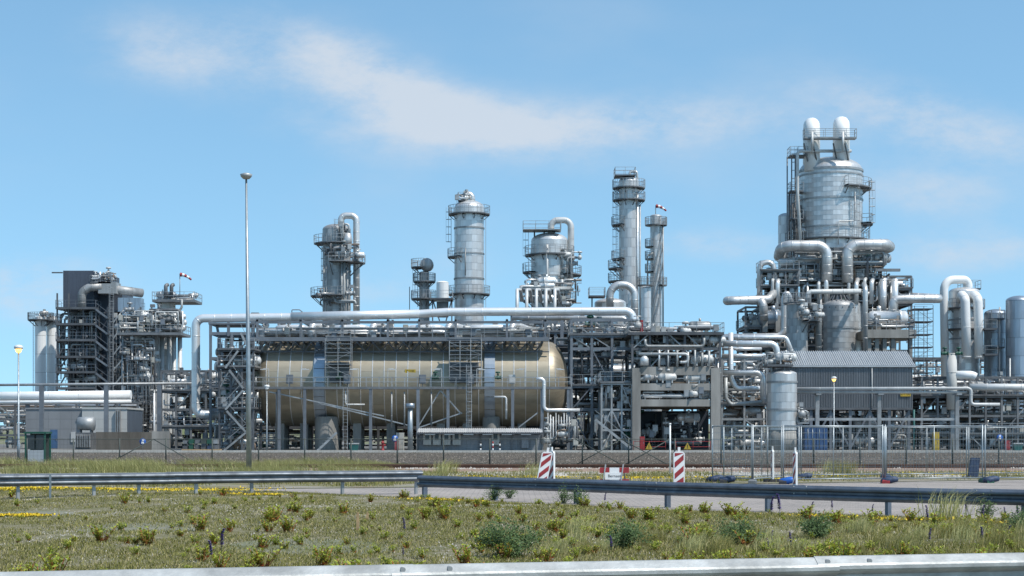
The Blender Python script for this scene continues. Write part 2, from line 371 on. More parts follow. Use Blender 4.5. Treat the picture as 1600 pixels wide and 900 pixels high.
def module(name, label, cat, xa, xb, Y0, Y1, levels, nx, seed, post='steel_dark', n=40, decks=(), brace=True, rails=True, base=0, big=.22, mats=PM, pw=.26, back=True, zs=None, group=None, dmt='galv_dark'):
    """open steel structure (px extents xa..xb at depth Y0): posts, beams, braces, decks with railings, piping"""
    rg = random.Random(seed); X0, X1 = XX(xa, Y0), XX(xb, Y0); t = thing(name, label, cat, ((X0 + X1) / 2, (Y0 + Y1) / 2, base), group)
    Zs = zs or [ZZ(p, Y0) for p in levels]; zt = max(Zs); xs = [X0 + (X1 - X0) * i / (nx - 1) for i in range(nx)]
    for y in ((Y0, Y1) if back else (Y0,)):
        for x in xs: MB().box(x - pw / 2, y - pw / 2, base, x + pw / 2, y + pw / 2, zt).build('post', post, t)
        for z in Zs: MB().box(X0, y - pw * .3, z - pw * .6, X1, y + pw * .3, z + pw * .55).build('beam', post, t)
    for z in Zs:
        for x in xs: MB().box(x - pw * .3, Y0, z - pw * .5, x + pw * .3, Y1, z + pw * .5).build('cross_beam', post, t)
    ez = [base] + sorted(Zs)
    if brace:
        for i in range(nx - 1):
            for a, b in zip(ez[:-1], ez[1:]):
                if rg.random() < .4 and b - a > 1:
                    p, q = (xs[i], xs[i + 1]) if rg.random() < .5 else (xs[i + 1], xs[i])
                    MB().beam((p, Y0, a), (q, Y0, b), .13).build('brace', rg.choice((post, 'galv')), t)
    for i in decks: deck(t, X0 - .2, X1 + .2, Y0 - .3, Y1 + .2, sorted(Zs)[i] + .3, rails='fblr' if rails else '', mt=dmt)
    per = max(1, n // max(1, len(ez) - 1))
    for a, b in zip(ez[:-1], ez[1:]):
        if b - a > .5: clutter(t, X0 + .2, X1 - .2, Y0 + .3, Y1 - .3, a + .15, b - .2, per, rg, big, mats)
    return t
def pipeline(label, pts, rpx, Y=None, mt='alu', bend=None, seam=1.6, n=14, name='pipeline', group=None, cat='pipe'):
    """pts are (px, py, Y) or world vectors"""
    P = [W(*p) if not isinstance(p, Vector) else p for p in pts]; r = rpx * S(Y or pts[0][1 if isinstance(pts[0], Vector) else 2])
    return tag(MB().pipe(P, r, (bend or 2.6) * r, n, seam).build(name, mt), label, cat, group)
def subpipe(t, pts, rpx, Y, mt='alu', bend=2.4, seam=1.4, name='pipe', n=12):
    P = [W(*p) if not isinstance(p, Vector) else p for p in pts]; r = rpx * S(Y)
    return MB().pipe(P, r, bend * r, n, seam).build(name, mt, t)
def windsock(px, py, Y, zb, label, blow=1):
    p = W(px, py, Y); t = thing('windsock', label, 'windsock', (p.x, Y, zb))
    MB().rod((p.x, Y, zb), (p.x, Y, p.z + .15), .06, 6).build('pole', 'galv', t)
    r, x = .3, p.x + .05
    for i in range(5):
        r2 = r - .035; x2 = x + .32 * blow; za = p.z - .03 * i * i; zb2 = p.z - .03 * (i + 1) ** 2
        MB().tube([(x, Y, za), (x2, Y, zb2)], [r, r2], 12, False).build('sock_band', 'red' if i % 2 == 0 else 'white', t); r, x = r2, x2
def column(name, label, xl, xr, ytop, ybot, Y, course=1.0, domeh=.5, mt='alu', nsec=8, gores=24, base=0, cat='column', rings=(), group=None):
    cx, r = XX((xl + xr) / 2, Y), (xr - xl) / 2 * S(Y); zt = ZZ(ytop, Y); hd = r * domeh
    t = thing(name, label, cat, (cx, Y, base), group)
    zb = ZZ(ybot, Y) if ybot else base
    z1 = zt - hd; h = z1 - zb
    while nsec * max(1, round(h / course)) > 290: course *= 1.08
    clad(t, cx, Y, r, zb, z1, course, mt, nsec)
    if zb > base + .3: MB().lathe([(0, base), (r * .97, base), (r * .97, zb + .05), (0, zb + .05)], cx, Y, 32).build('skirt', 'concrete', t)
    dome(t, cx, Y, r, z1, hd, mt, gores)
    for p in rings: ring(t, cx, Y, r, ZZ(p, Y), .22, .1)
    return t, cx, r
# ------------------------------------------------------------------ ground, road, track, plant pad
def gmat(name, cols, scales, rough=.95, bump=.4, bs=25, spec=.2):
    """ground: three tones mixed by two noises"""
    m = bpy.data.materials.new(name); m.use_nodes = True; t = m.node_tree; n = t.nodes; l = t.links; b = n['Principled BSDF']; b.inputs['Roughness'].default_value = rough; b.inputs['Specular IOR Level'].default_value = spec
    co = n.new('ShaderNodeTexCoord'); fin = None
    for i, (c, sc) in enumerate(zip(cols[1:], scales)):
        nz = n.new('ShaderNodeTexNoise'); nz.inputs['Scale'].default_value = sc[0]; nz.inputs['Detail'].default_value = 9; nz.inputs['Roughness'].default_value = .68
        mp = n.new('ShaderNodeMapping'); mp.inputs['Location'].default_value = (i * 13, i * 7, 0); l.new(co.outputs['Object'], mp.inputs[0]); l.new(mp.outputs[0], nz.inputs[0])
        mr = n.new('ShaderNodeMapRange'); mr.inputs[1].default_value = sc[1]; mr.inputs[2].default_value = sc[2]; l.new(nz.outputs[0], mr.inputs[0])
        mi = n.new('ShaderNodeMix'); mi.data_type = 'RGBA'; l.new(mr.outputs[0], mi.inputs[0])
        if fin is None: mi.inputs[6].default_value = (*cols[0], 1)
        else: l.new(fin, mi.inputs[6])
        mi.inputs[7].default_value = (*c, 1); fin = mi.outputs[2]
    l.new(fin, b.inputs['Base Color'])
    n2 = n.new('ShaderNodeTexNoise'); n2.inputs['Scale'].default_value = bs; n2.inputs['Detail'].default_value = 6; l.new(co.outputs['Object'], n2.inputs[0])
    bp = n.new('ShaderNodeBump'); bp.inputs['Strength'].default_value = bump; bp.inputs['Distance'].default_value = .05; l.new(n2.outputs[0], bp.inputs['Height']); l.new(bp.outputs[0], b.inputs['Normal'])
    MATS[name] = m
gmat('ground_far', [(.20, .19, .15), (.13, .15, .07), (.25, .23, .19)], [(.05, .4, .6), (.6, .5, .7)])
gmat('verge', [(.24, .21, .13), (.14, .14, .05), (.30, .26, .18), (.48, .44, .37), (.25, .22, .14)], [(1.1, .40, .60), (2.6, .5, .66), (5.5, .56, .68), (14, .5, .7)], bs=40, bump=1)
gmat('road', [(.36, .335, .31), (.27, .255, .24), (.43, .39, .36), (.22, .205, .19)], [(.35, .4, .62), (5, .5, .7), (1.2, .6, .75)], bs=60, bump=.3)
gmat('strip', [(.30, .28, .24), (.16, .15, .06), (.26, .17, .10), (.40, .38, .34)], [(.3, .38, .6), (.9, .5, .7), (4, .58, .76)], bs=18, bump=.8)
gmat('ballast', [(.30, .21, .16), (.22, .15, .11), (.36, .30, .26)], [(1.2, .4, .65), (9, .5, .7)], bs=9, bump=1)
gmat('gravel', [(.105, .092, .077), (.065, .057, .048), (.19, .165, .135)], [(.10, .42, .62), (.9, .54, .66)], bs=7, bump=1)
gmat('pad', [(.20, .19, .175), (.13, .125, .115), (.27, .26, .24)], [(.12, .4, .65), (1.5, .5, .7)], bs=15, bump=.2)
_r = MATS['road'].node_tree; _b = _r.nodes['Principled BSDF']; _src = _b.inputs['Base Color'].links[0].from_socket; _bk = _r.nodes.new('ShaderNodeTexBrick'); _bk.inputs['Scale'].default_value = 1; _bk.inputs['Brick Width'].default_value = .32; _bk.inputs['Row Height'].default_value = .16; _bk.inputs['Mortar Size'].default_value = .012; _bk.inputs[1].default_value = (1.08, 1.0, .96, 1); _bk.inputs[2].default_value = (.84, .80, .79, 1); _bk.inputs[3].default_value = (.45, .43, .40, 1); _bk.inputs['Mortar Smooth'].default_value = .3
_co = [n_ for n_ in _r.nodes if n_.type == 'TEX_COORD'][0]; _r.links.new(_co.outputs['Object'], _bk.inputs[0]); _m = _r.nodes.new('ShaderNodeMix'); _m.data_type = 'RGBA'; _m.blend_type = 'MULTIPLY'; _m.inputs[0].default_value = .8; _r.links.new(_src, _m.inputs[6]); _r.links.new(_bk.outputs[0], _m.inputs[7]); _r.links.new(_m.outputs[2], _b.inputs['Base Color'])
def sheet(pts, z, name, mt): return struct(MB().add([(x, y, z) for x, y in pts], [tuple(range(len(pts)))]), name, mt)
def GY(py): return F * HC / (py - YH)
MB_ = MB()
sheet([(-6000, -300), (6000, -300), (6000, 12000), (-6000, 12000)], -.012, 'ground', 'ground_far')
def vz(x, y): return .035 * math.sin(x * .9 + 1) * math.sin(y * .55) + .05 * math.sin(x * .31 + y * .23) + .045
g = MB(); nx, ny = 90, 70; gx0, gx1, gy0, gy1 = -26, 26, 6.0, 70.0
def near_edge(x):   # the kerbless edge of the road, in world Y, along x
    e = [(-40, 60), (XX(390, 51.5), 51.5), (XX(660, 45.7), 45.7), (XX(1000, 38.7), 38.7), (XX(1600, 33.4), 33.4), (30, 21)]
    for (xa, ya), (xb, yb) in zip(e[:-1], e[1:]):
        if xa <= x <= xb: return ya + (yb - ya) * (x - xa) / (xb - xa)
    return e[-1][1] if x > 0 else e[0][1]
vs = []
for i in range(ny + 1):
    for j in range(nx + 1):
        x = gx0 + (gx1 - gx0) * j / nx; ye = near_edge(x); y = gy0 + (ye - gy0) * i / ny
        vs.append((x, y, vz(x, y) * min(1, (ye - y) / 3) + .004))
g.add(vs, [(i * (nx + 1) + j, i * (nx + 1) + j + 1, (i + 1) * (nx + 1) + j + 1, (i + 1) * (nx + 1) + j) for i in range(ny) for j in range(nx)], True)
struct(g, 'verge', 'verge')
rd = [(x, near_edge(x) - .3) for x in (-13.6, -7.9, -2.4, 2.9, 9.9, 30)]
rf = [(40, 72), (XX(1600, 65), 65), (XX(1150, 58.8), 58.8), (XX(660, 55), 55), (XX(400, 53.4), 53.4)]
sheet(rd + rf, .0, 'road', 'road')
sheet([(-90, 69.5), (90, 69.5), (90, 94), (-90, 94)], .0, 'grass_strip', 'strip')
sheet([(-60, 56), (XX(400, 53.4), 54.2), (XX(660, 55), 55.8), (XX(1150, 58.8), 59.6), (XX(1600, 65), 65.8), (60, 69.49), (-60, 69.49)], .002, 'roadside', 'strip')
bm_ = MB(); bm_.add([(-120, 79, 0.004), (120, 79, 0.004), (120, 80.2, .16), (-120, 80.2, .16), (120, 85, .16), (-120, 85, .16), (120, 86.4, .004), (-120, 86.4, .004)], [(0, 1, 2, 3), (3, 2, 4, 5), (5, 4, 6, 7)])
struct(bm_, 'track_bed', 'ballast')
for i, y in enumerate((81.2, 82.65)):
    m = MB()
    for (a, b, c, d) in ((-.07, .0, .07, .02), (-.012, .02, .012, .12), (-.035, .12, .035, .165)): m.box(-120, y + a, .16 + b, 120, y + c, .16 + d)
    tag(m.build('railway_rail', 'rust'), ('rusty railway rail on the brown ballast, on its road side' if i == 0 else 'rusty railway rail on the brown ballast, on its plant side'), 'rail')
sheet([(-150, 93.5), (150, 93.5), (150, 183), (-150, 183)], .006, 'gravel_bank', 'gravel')
pd = MB(); pd.box(-160, 182, -.5, 160, 420, .14); struct(pd, 'plant_pad', 'pad')
kb = MB()
for i in range(150): x = -150 + i * 2; kb.box(x + .01, 181.6, 0, x + 1.99, 182.0 - .003, .24)
kb.build('kerb', 'concrete_pale')['kind'] = 'structure'
# ------------------------------------------------------------------ guardrails
WP = [(.0, .155), (-.012, .150), (-.075, .105), (-.083, .09), (-.083, .065), (-.075, .05), (-.01, .02), (-.01, -.02), (-.075, -.05), (-.083, -.065), (-.083, -.09), (-.075, -.105), (-.012, -.15), (0, -.155)]
RP = [(.02, .16), (-.03, .158), (-.075, .13), (-.09, .08), (-.09, .0), (-.08, -.06), (-.05, -.10), (-.01, -.12), (-.01, -.15), (.02, -.155)]
def guardrail(label, pts, zc, posts, mt, prof=WP, seglen=4.0, ptop=.1, pmt='galv', double=False, bolts=False, joints=None, pw=.11, topcap=False):
    """pts world (x,y) polyline; zc beam centre height; posts: list of arc lengths or points"""
    P = [Vector((x, y, 0)) for x, y in pts]; t = thing('guardrail', label, 'guardrail', (P[0].x, P[0].y, 0))
    ln = [0]
    for a, b in zip(P[:-1], P[1:]): ln.append(ln[-1] + (b - a).length)
    def at(d):
        for i in range(len(P) - 1):
            if d <= ln[i + 1] or i == len(P) - 2:
                u = (P[i + 1] - P[i]).normalized(); return P[i] + u * (d - ln[i]), u
    cuts = joints or [i * seglen for i in range(int(ln[-1] / seglen) + 1)] + [ln[-1]]
    for k, (a, b) in enumerate(zip(cuts[:-1], cuts[1:])):
        if b - a < .05: continue
        for side in ((1, -1) if double else (1,)):
            m = MB(); vs = []; ds = [a] + [d for d in ln if a < d < b] + [b + (.16 if b < ln[-1] - .2 else 0)]; np_ = len(prof)
            bow = rnd.uniform(-.008, .008)
            for d in ds:
                c, u = at(d); nrm_ = Vector((u.y, -u.x, 0)) * side
                for (dd, z) in prof: q = c - nrm_ * (dd - (.0 if not double else .10) - .004 * (k % 2)); vs.append((q.x, q.y, zc + z + bow))
            fs = [(i * np_ + j, (i + 1) * np_ + j, (i + 1) * np_ + j + 1, i * np_ + j + 1) for i in range(len(ds) - 1) for j in range(np_ - 1)]
            fs = fs if side > 0 else [f[::-1] for f in fs]
            m.add(vs, fs); back = [(x + (.0), y, z) for x, y, z in vs]
            bo = m.build('rail_beam', mt, t); md = bo.modifiers.new('thick', 'SOLIDIFY'); md.thickness = .006; md.offset = 1
            if bolts and k > 0 and side > 0:
                c, u = at(a + .08); nrm_ = Vector((u.y, -u.x, 0))
                for (dx, dz, do) in ((.0, .12, .04), (.32, .12, .04), (.0, -.02, .012), (.32, -.02, .012)):
                    q = c + u * dx + nrm_ * do + Vector((0, 0, zc + dz)); MB().tube([q - nrm_ * .02, q + nrm_ * .03], .018, 8).build('bolt', 'galv', bo)
    for d in posts:
        c, u = at(d); nrm_ = Vector((u.y, -u.x, 0)); q = c - nrm_ * .07 if not double else c
        m = MB(); a = Vector((q.x, q.y, -.3)); b = Vector((q.x, q.y, zc + ptop)); m.beam(a, b, pw, .07, up=u); m.beam(a + nrm_ * .03, b + nrm_ * .03, pw * .5, .03, up=u)
        m.build('post', pmt, t)
    return t
guardrail('pale galvanised guardrail right beside the road, its top edge brightly lit', [(-9, 10.25), (XX(0, 10.9), 10.9), (XX(800, 11.7), 11.75), (XX(1600, 12.6), 12.65), (9, 13.4)], .60,
          [1.0, 5.4, 9.6, 13.8, 17.5], 'rail_galv', bolts=True, joints=[0, 8.3, 11.35, 14.4, 18.3])
lp = [(-24, 40), (XX(0, 44), 44), (XX(217, 45.6), 45.6), (XX(393, 47), 47), (XX(535, 48.2), 48.2), (XX(658, 49), 49)]
def arc(pts, targets):
    out_ = []; acc = 0
    for (a, b) in zip(pts[:-1], pts[1:]): acc += math.hypot(b[0] - a[0], b[1] - a[1])
    return acc
def lens(pts):
    l = [0]
    for a, b in zip(pts[:-1], pts[1:]): l.append(l[-1] + math.hypot(b[0] - a[0], b[1] - a[1]))
    return l
ll = lens(lp)
guardrail('double-sided galvanised guardrail behind the flowery verge, ending beside the road', lp, .52, [ll[1] - 5, ll[1] - 2.5, ll[1] + .45, (ll[1] + ll[2]) / 2 + .6, ll[2], (ll[2] + ll[3]) / 2, ll[3], ll[4], ll[5] - .15], 'rail_mid', double=True, ptop=.15)
rp = [(XX(655, 46.2), 46.2)] + [(XX(p, y), y) for p, y in ((770, 44.0), (898, 41.8), (1040, 39.4), (1197, 37.3), (1385, 35.3), (1598, 33.4))] + [(15, 28.5)]
rl = lens(rp)
guardrail('guardrail coloured a shaded blue-grey, with rounded beam curving along the pale road', rp, .43, [.15] + rl[1:-1] + [rl[-2] + 3], 'rail_shaded', prof=WP, pmt='rail_shaded', ptop=.12, seglen=4.2, pw=.14, bolts=True)
# ------------------------------------------------------------------ the long lying vessel and its walkways
VY = 206.0; VS = S(VY); vz0 = ZZ(600, VY); vr = 66 * VS; vx0, vx1 = XX(425, VY), XX(857, VY)
t = thing('storage_vessel', 'huge bronze-coloured horizontal pressure vessel clad in curved sheets on concrete piers', 'vessel', ((vx0 + vx1) / 2, VY, .14))
MB().lathe([(0, vx0), (vr - .05, vx0), (vr - .05, vx1), (0, vx1)], 0, VY, 48, 'x', vz0).build('shell', 'gold_dark', t)
nr = 24; hw = (vx1 - vx0) / nr; pm = panel_mesh(vr, hw, 12, 'gold', 5)
for i in range(nr):
    for j in range(12):
        e = Matrix.Rotation(R(90), 4, 'Y') @ Matrix.Rotation(2 * math.pi * (j + .5 * (i % 2)) / 12, 4, 'Z')
        place(pm, 'cladding_panel', t, (vx0 + i * hw, VY, vz0), e.to_euler())
for i in range(nr + 1):
    if i % 1 == 0:
        x = vx0 + i * hw; MB().lathe([(vr - .02, x - .035), (vr + .045, x - .035), (vr + .045, x + .035), (vr - .02, x + .035)], 0, VY, 48, 'x', vz0, smooth=False).build('seam_strip', 'alu_bright', t)
dome(t, vx1, VY, vr, vz0, 31 * VS, 'gold', 40, 'head_gore', 'x+'); dome(t, vx0, VY, vr, vz0, 27 * VS, 'gold', 40, 'head_gore', 'x-')
for px in (506, 766):
    x = XX(px, VY); w = 8 * VS
    for j in range(20):
        a0 = 2 * math.pi * j / 20; m = MB().lathe([(vr, x - w), (vr + .28, x - w), (vr + .28, x + w), (vr, x + w)], 0, VY, 3, 'x', vz0, smooth=False, a0=a0 + .006, a1=a0 + math.pi / 10 - .006)
        m.build('ring_cover', 'alu_blue', t)
for px, w in ((440, .9), (478, .8), (560, .8), (612, .8), (690, .8), (730, .8), (815, .8), (850, .9)):
    x = XX(px, VY)
    for y in (VY - 1.2, VY + 2.4): MB().box(x - w * .6, y - .6, .1, x + w * .6, y + .6, vz0 - vr * .9).build('pier', 'concrete', t)
for px, w in ((514, 1.75), (768, 1.3)):
    x = XX(px, VY); MB().lathe([(w * .8, .1), (w * .8, vz0 - vr * .78)], x, VY - 2.6, 24).build('pier', 'concrete', t); MB().box(x - w * .7, VY + .8, .1, x + w * .7, VY + 3.2, vz0 - vr * .82).build('pier', 'concrete', t)
def small_sign(px, py, Y, w, h, label, txt=True):
    p = W(px, py, Y); s_ = thing('name_plate', label, 'sign', (p.x, Y, p.z)); MB().box(p.x - w / 2, Y - .02, p.z - h / 2, p.x + w / 2, Y + .02, p.z + h / 2).build('plate', 'yellow', s_)
    if txt:
        cu = bpy.data.curves.new('lettering', 'FONT'); cu.body = txt; cu.size = h * .75; cu.align_x = 'CENTER'; cu.align_y = 'CENTER'
        tmp = bpy.data.objects.new('tmp', cu); COL.objects.link(tmp); dg = bpy.context.evaluated_depsgraph_get(); me = bpy.data.meshes.new_from_object(tmp.evaluated_get(dg)); bpy.data.objects.remove(tmp)
        me.materials.clear(); me.materials.append(MATS['black']); o = place(me, 'lettering', s_, (p.x, Y - .026, p.z), (R(90), 0, 0))
    return s_
small_sign(641, 580, 201.12, 1.25, .42, 'small yellow plate with dark lettering on the bronze vessel', 'E-1100')
# upper deck over the vessel, trussed brackets, walkway along its waist
t = thing('vessel_gallery', 'steel gallery over the bronze vessel with trussed brackets and valve piping', 'gallery', (XX(620, 203), 203, .14))
zd = ZZ(531, 202); X0, X1 = XX(393, 202), XX(858, 202); GY0, GY1 = 200.8, 210.5
dk = deck(t, X0, X1, GY0, GY0 + 1.1, zd + .25, 'steel_blue', 'galv', 'fblr', .45); deck(t, X0, X1, GY1 - 1.3, GY1, zd + .25, 'steel_blue', 'galv', 'fb', .3)
for i in range(24): x = X0 + (X1 - X0) * (i + .5) / 24; MB().box(x - .1, GY0 + 1.1, zd - .1, x + .1, GY1 - 1.3, zd + .12).build('cross_beam', 'steel_blue', t)
nb = 38
for i in range(nb):
    x = X0 + .8 + (X1 - X0 - 1.6) * i / (nb - 1)
    m = MB(); m.beam((x, GY0 + .1, zd - .35), (x, VY - 1.2, zd - .35), .16, .2); MB()
    m.build('bracket', 'steel_dark', t)
    if i < nb - 1:
        x2 = X0 + .8 + (X1 - X0 - 1.6) * (i + 1) / (nb - 1); s_ = i % 2
        MB().beam((x if s_ else x2, GY0 + .15, zd - .4), (x2 if s_ else x, GY0 + 1.0, zd - 1.35), .1).build('truss_brace', 'steel_dark', t)
MB().beam((X0, GY0 + 1.0, zd - 1.4), (X1, GY0 + 1.0, zd - 1.4), .14).build('truss_chord', 'steel_dark', t)
for px in (402, 470, 535, 606, 655, 712, 792, 852):
    x = XX(px, 202); MB().box(x - .14, GY1 - .6, .14, x + .14, GY1 - .3, ZZ(497, 207)).build('post', 'steel_blue', t)
    x = XX(px, 201.4); MB().box(x - .13, 201.3, zd + .2, x + .13, 201.6, ZZ(500, 202)).build('post', 'steel_blue', t)
    MB().box(x - .12, 201.3, ZZ(503, 202), x + .12, GY1, ZZ(499, 202)).build('cross_beam', 'steel_blue', t)
MB().box(X0, 201.36, ZZ(506, 202), X1 + 1, 201.56, ZZ(502, 202)).build('beam', 'steel_blue', t)
rg = random.Random(5)
clutter(t, X0 + .5, X1 - .5, 202.0, 208.5, zd + .5, zd + 1.5, 150, rg, .2, ['alu', 'alu_bright', 'galv', 'pipe_grey', 'pipe_pale', 'rustsoft', 'alu_dull'])
for a_, b_ in ((515, 546), (703, 748)):
    MB().box(XX(a_, 200.4), 200.25, ZZ(598, 200.4), XX(b_, 200.4), 200.6, ZZ(566, 200.4)).build('recess_box', 'galv_dark', t)  # dark boxes standing in for the dark recesses behind the scaffolds
for i, (pa, pb) in enumerate(((430, 487), (520, 582), (636, 700), (733, 799))):
    zt = ZZ(512, 203)
    subpipe(t, [Vector((XX(pa, 204), 205.5, zt - .1)), Vector((XX(pa + 6, 204), 203.6, zt)), Vector((XX(pb - 14, 204), 203.6, zt + .1)), Vector((XX(pb, 204), 206, zt - .3))], 4.6, 204, 'alu_bright')
    subpipe(t, [Vector((XX(pb, 203), 202.6, zd + .2)), Vector((XX(pb, 203), 202.6, zt + .5)), Vector((XX(pb + 30, 205), 206, zt - .1))], 5.2, 203, 'alu_bright')
# waist walkway
zw = ZZ(606, 199.5)
t = thing('waist_walkway', 'long narrow steel walkway with railings along the waist of the bronze vessel', 'walkway', (XX(640, 199.5), 199.5, .14))
WX0, WX1 = XX(392, 199.5), XX(893, 199.5)
deck(t, WX0, WX1, 198.9, 200.0, zw + .12, 'galv_dark', 'galv', 'fb', .28)
for px in (394, 436, 476, 579, 653, 700, 801, 847, 888):
    x = XX(px, 199); MB().box(x - .17, 198.95, .14, x + .17, 199.25, zw).build('post', 'steel_blue', t)
for (pa, ya, pb, yb) in ((655, 664, 688, 610), (720, 646, 688, 610), (655, 668, 722, 645), (600, 650, 420, 612), (810, 668, 840, 645), (500, 630, 640, 665)):
    MB().beam(W(pa, ya, 199.3), W(pb, yb, 199.3), .14).build('brace', 'galv', t)
for i, px in enumerate((420, 470, 560, 606, 690, 745, 820, 868)):
    p = W(px, 592, 199.1); place(LAMP, 'work_lamp', t, (p.x, 199.0, zw + .1), (0, 0, 0 if i % 2 else math.pi), (1.3, 1.3, 1.3))
for px in (452, 542, 660, 735, 800): place(rg.choice(BOXES), 'instrument_box', t, (XX(px, 199), 199.4, zw + 1.0), scale=(1.3, 1.3, 1.3))
for px in (530, 680, 778): place(VALVES[7], 'valve', t, (XX(px, 199.4), 199.6, zw + 1.2), scale=(.95, .95, .95))
subpipe(t, [W(838, 592, 199), W(850, 592, 199), W(850, 641, 199), W(906, 641, 199)], 3, 199, 'alu_bright')
subpipe(t, [W(540, 606, 199.2), W(540, 632, 199.2), W(570, 632, 199.2)], 1.2, 199, 'pipe_pale'); subpipe(t, [W(772, 620, 199), W(791, 620, 199), W(791, 655, 199)], 1.6, 199, 'pipe_pale')
for px in (432, 632, 612, 674): subpipe(t, [W(px, 612, 199.2), W(px, 668, 199.2)], 1.2, 199, 'galv')
ladder(t, XX(733, 199), 198.6, .2, ZZ(570, 199), -90); ladder(t, XX(540, 199), 198.7, .2, zw, -90, cage=False)
m = MB()
for i in range(7): a = W(520 - i * 4, 680 + i * 4.5, 198); m.box(a.x - .3, 197.6, a.z, a.x + .2, 198.6, a.z + .05)
for y in (197.6, 198.6): m.beam(W(526, 676, y), W(488, 712, y), .12, .25)
m.build('stairs', 'galv', t)
# scaffolds hanging at the vessel
def scaffold(label, xa, xb, ya, yb, Y0, Y1, lift=2.0, bay=2.0, decks=(0,), dmt='steel_dark', mt='galv', base=None, group=None, every=1):
    X0, X1 = XX(xa, Y0), XX(xb, Y0); z1 = ZZ(ya, Y0); z0 = base if base is not None else ZZ(yb, Y0)
    t = thing('scaffold', label, 'scaffold', ((X0 + X1) / 2, (Y0 + Y1) / 2, z0), group); nx = max(1, round((X1 - X0) / bay)); nz = max(1, round((z1 - z0) / lift)); rg = random.Random(int(xa + ya))
    for i in range(nx + 1):
        x = X0 + (X1 - X0) * i / nx
        for y in (Y0, Y1): MB().rod((x, y, z0), (x, y, z1 + rg.uniform(0, 1)), .045, 5).build('standard', mt, t)
    for k in range(nz + 1):
        z = z0 + (z1 - z0) * k / nz
        for y in (Y0, Y1):
            for dz in (0, .5, 1.0): MB().rod((X0, y, z + dz), (X1, y, z + dz), .03, 4).build('ledger', mt, t)
        if k and k % every == 0: MB().box(X0, Y0, z - .08, X1, Y1, z + .03).build('deck', dmt, t)
        if k < nz:
            a, b = (X0, X1) if k % 2 else (X1, X0); MB().rod((a, Y0, z), (b, Y0, z + (z1 - z0) / nz), .03, 4).build('brace', mt, t)
    return t
scaffold('tube scaffold hung against the bronze vessel beside its left ring cover', 508, 548, 532, 588, 199.0, 200.6, 1.5, 1.2)
scaffold('tube scaffold hung against the bronze vessel beside its right ring cover', 702, 752, 535, 592, 199.0, 200.6, 1.5, 1.2)
# ------------------------------------------------------------------ big overhead pipe
pipeline('long silver overhead pipe running above the bronze vessel, with elbows at both ends', [(345, 648, 207), (306, 648, 207), (306, 497.5, 207), (455, 495.5, 207), (650, 491, 207), (700, 487.5, 207), (987, 486, 207), (994, 540, 207)], 6.6, 207, 'alu_bright', 1.9, 2.0, 18)
m = MB(); m.tube([W(455, 495, 207), W(655, 490.5, 207)], 7.1 * S(207), 18); tag(m.build('pipe_jacket', 'alu_bright'), 'thicker silver jacket round the overhead pipe above the vessel gallery', 'pipe jacket')
for px, py in ((392, 490), (456, 485)): pipeline(('small grey vent bow on the slimmer stretch of the overhead pipe' if px < 400 else 'small grey vent bow where the overhead pipe jacket begins'), [(px, py + 4, 207), (px, py - 1, 207), (px + 12, py - 1, 207), (px + 17, py + 3, 207)], .8, 207, 'steel_blue', 2, 0, 6, 'vent_bow')
pipeline('second silver pipe under the overhead pipe end, above the blue steel bridge', [(800, 497, 209), (965, 497, 209), (978, 497, 209), (978, 535, 209)], 3.5, 209, 'alu', 2, 2, 12)
# ------------------------------------------------------------------ steel structures
M1 = module('pipe_bridge_frame', 'tall open steel frame carrying the overhead pipe beside the vessel end', 'steel frame', 329, 396, 205, 211, [521, 560, 604, 640], 3, 11, 'steel_blue', 50, (), pw=.3)
for z in (ZZ(507, 205),):
    for px in (329, 357, 396): x = XX(px, 205); MB().box(x - .16, 204.84, ZZ(525, 205), x + .16, 205.16, ZZ(504, 207)).build('post', 'steel_blue', M1)
MB().beam(W(357, 600, 206), W(338, 505, 206), .28).build('brace', 'steel_blue', M1)
MB().box(XX(326, 205), 204.8, ZZ(507, 205), XX(398, 205), 211, ZZ(504, 205)).build('beam', 'steel_blue', M1)
M = module('stair_tower', 'crowded steel stair tower with ladders left of the bronze vessel', 'stair tower', 343, 396, 197, 203, [548, 575, 607, 640, 675], 4, 12, 'steel_dark', 130, (1, 3, 4), pw=.2)
for i, (pa, ya, pb, yb) in enumerate(((352, 575, 372, 548), (380, 607, 358, 578), (352, 640, 380, 610), (390, 548, 376, 520), (384, 675, 354, 642), (350, 704, 384, 676))):
    m = MB()
    for y in (196.4, 197.2): m.beam(W(pa, ya, y), W(pb, yb, y), .07, .22); m.beam(W(pa, ya, y) + Vector((0, 0, 1)), W(pb, yb, y) + Vector((0, 0, 1)), .05)
    for k in range(9): q = W(pa, ya, 196.4).lerp(W(pb, yb, 196.4), (k + .5) / 9); m.box(q.x - .14, 196.4, q.z - .02, q.x + .14, 197.2, q.z + .02)
    m.build('stair_flight', 'galv', M)
module('pipe_rack', 'long pipe rack behind and beneath the bronze vessel', 'pipe rack', 385, 900, 216, 224, [545, 590, 640, 668], 11, 13, 'steel_dark', 240, (1, 3), pw=.3, dmt='steel_dark', rails=False)  # solid dark decks added to shade the space behind the vessel
module('pipe_rack', 'dark pipe rack right of the bronze vessel with thick pale pipes', 'pipe rack', 893, 988, 203, 212, [500, 525, 545, 604, 640], 4, 14, 'steel_blue', 150, (1, 3), pw=.3)
for (py, rp_, mt) in ((578, 7.5, 'alu_bright'), (563, 4.5, 'pipe_pale'), (553, 2.5, 'galv'), (530, 2.5, 'pipe_grey'), (540, 2.0, 'steel_blue')):
    pipeline({578: 'thickest pale pipe running behind the blue steel posts right of the vessel', 563: 'pale pipe just above the thickest one right of the vessel', 553: 'thin grey pipe above the pale pipes right of the vessel', 530: 'topmost grey pipe in the blue rack right of the vessel', 540: 'dark blue pipe in the blue rack right of the vessel'}[py], [(870, py, 214), (1000, py, 214)], rp_, 214, mt, 2, 2, 14)
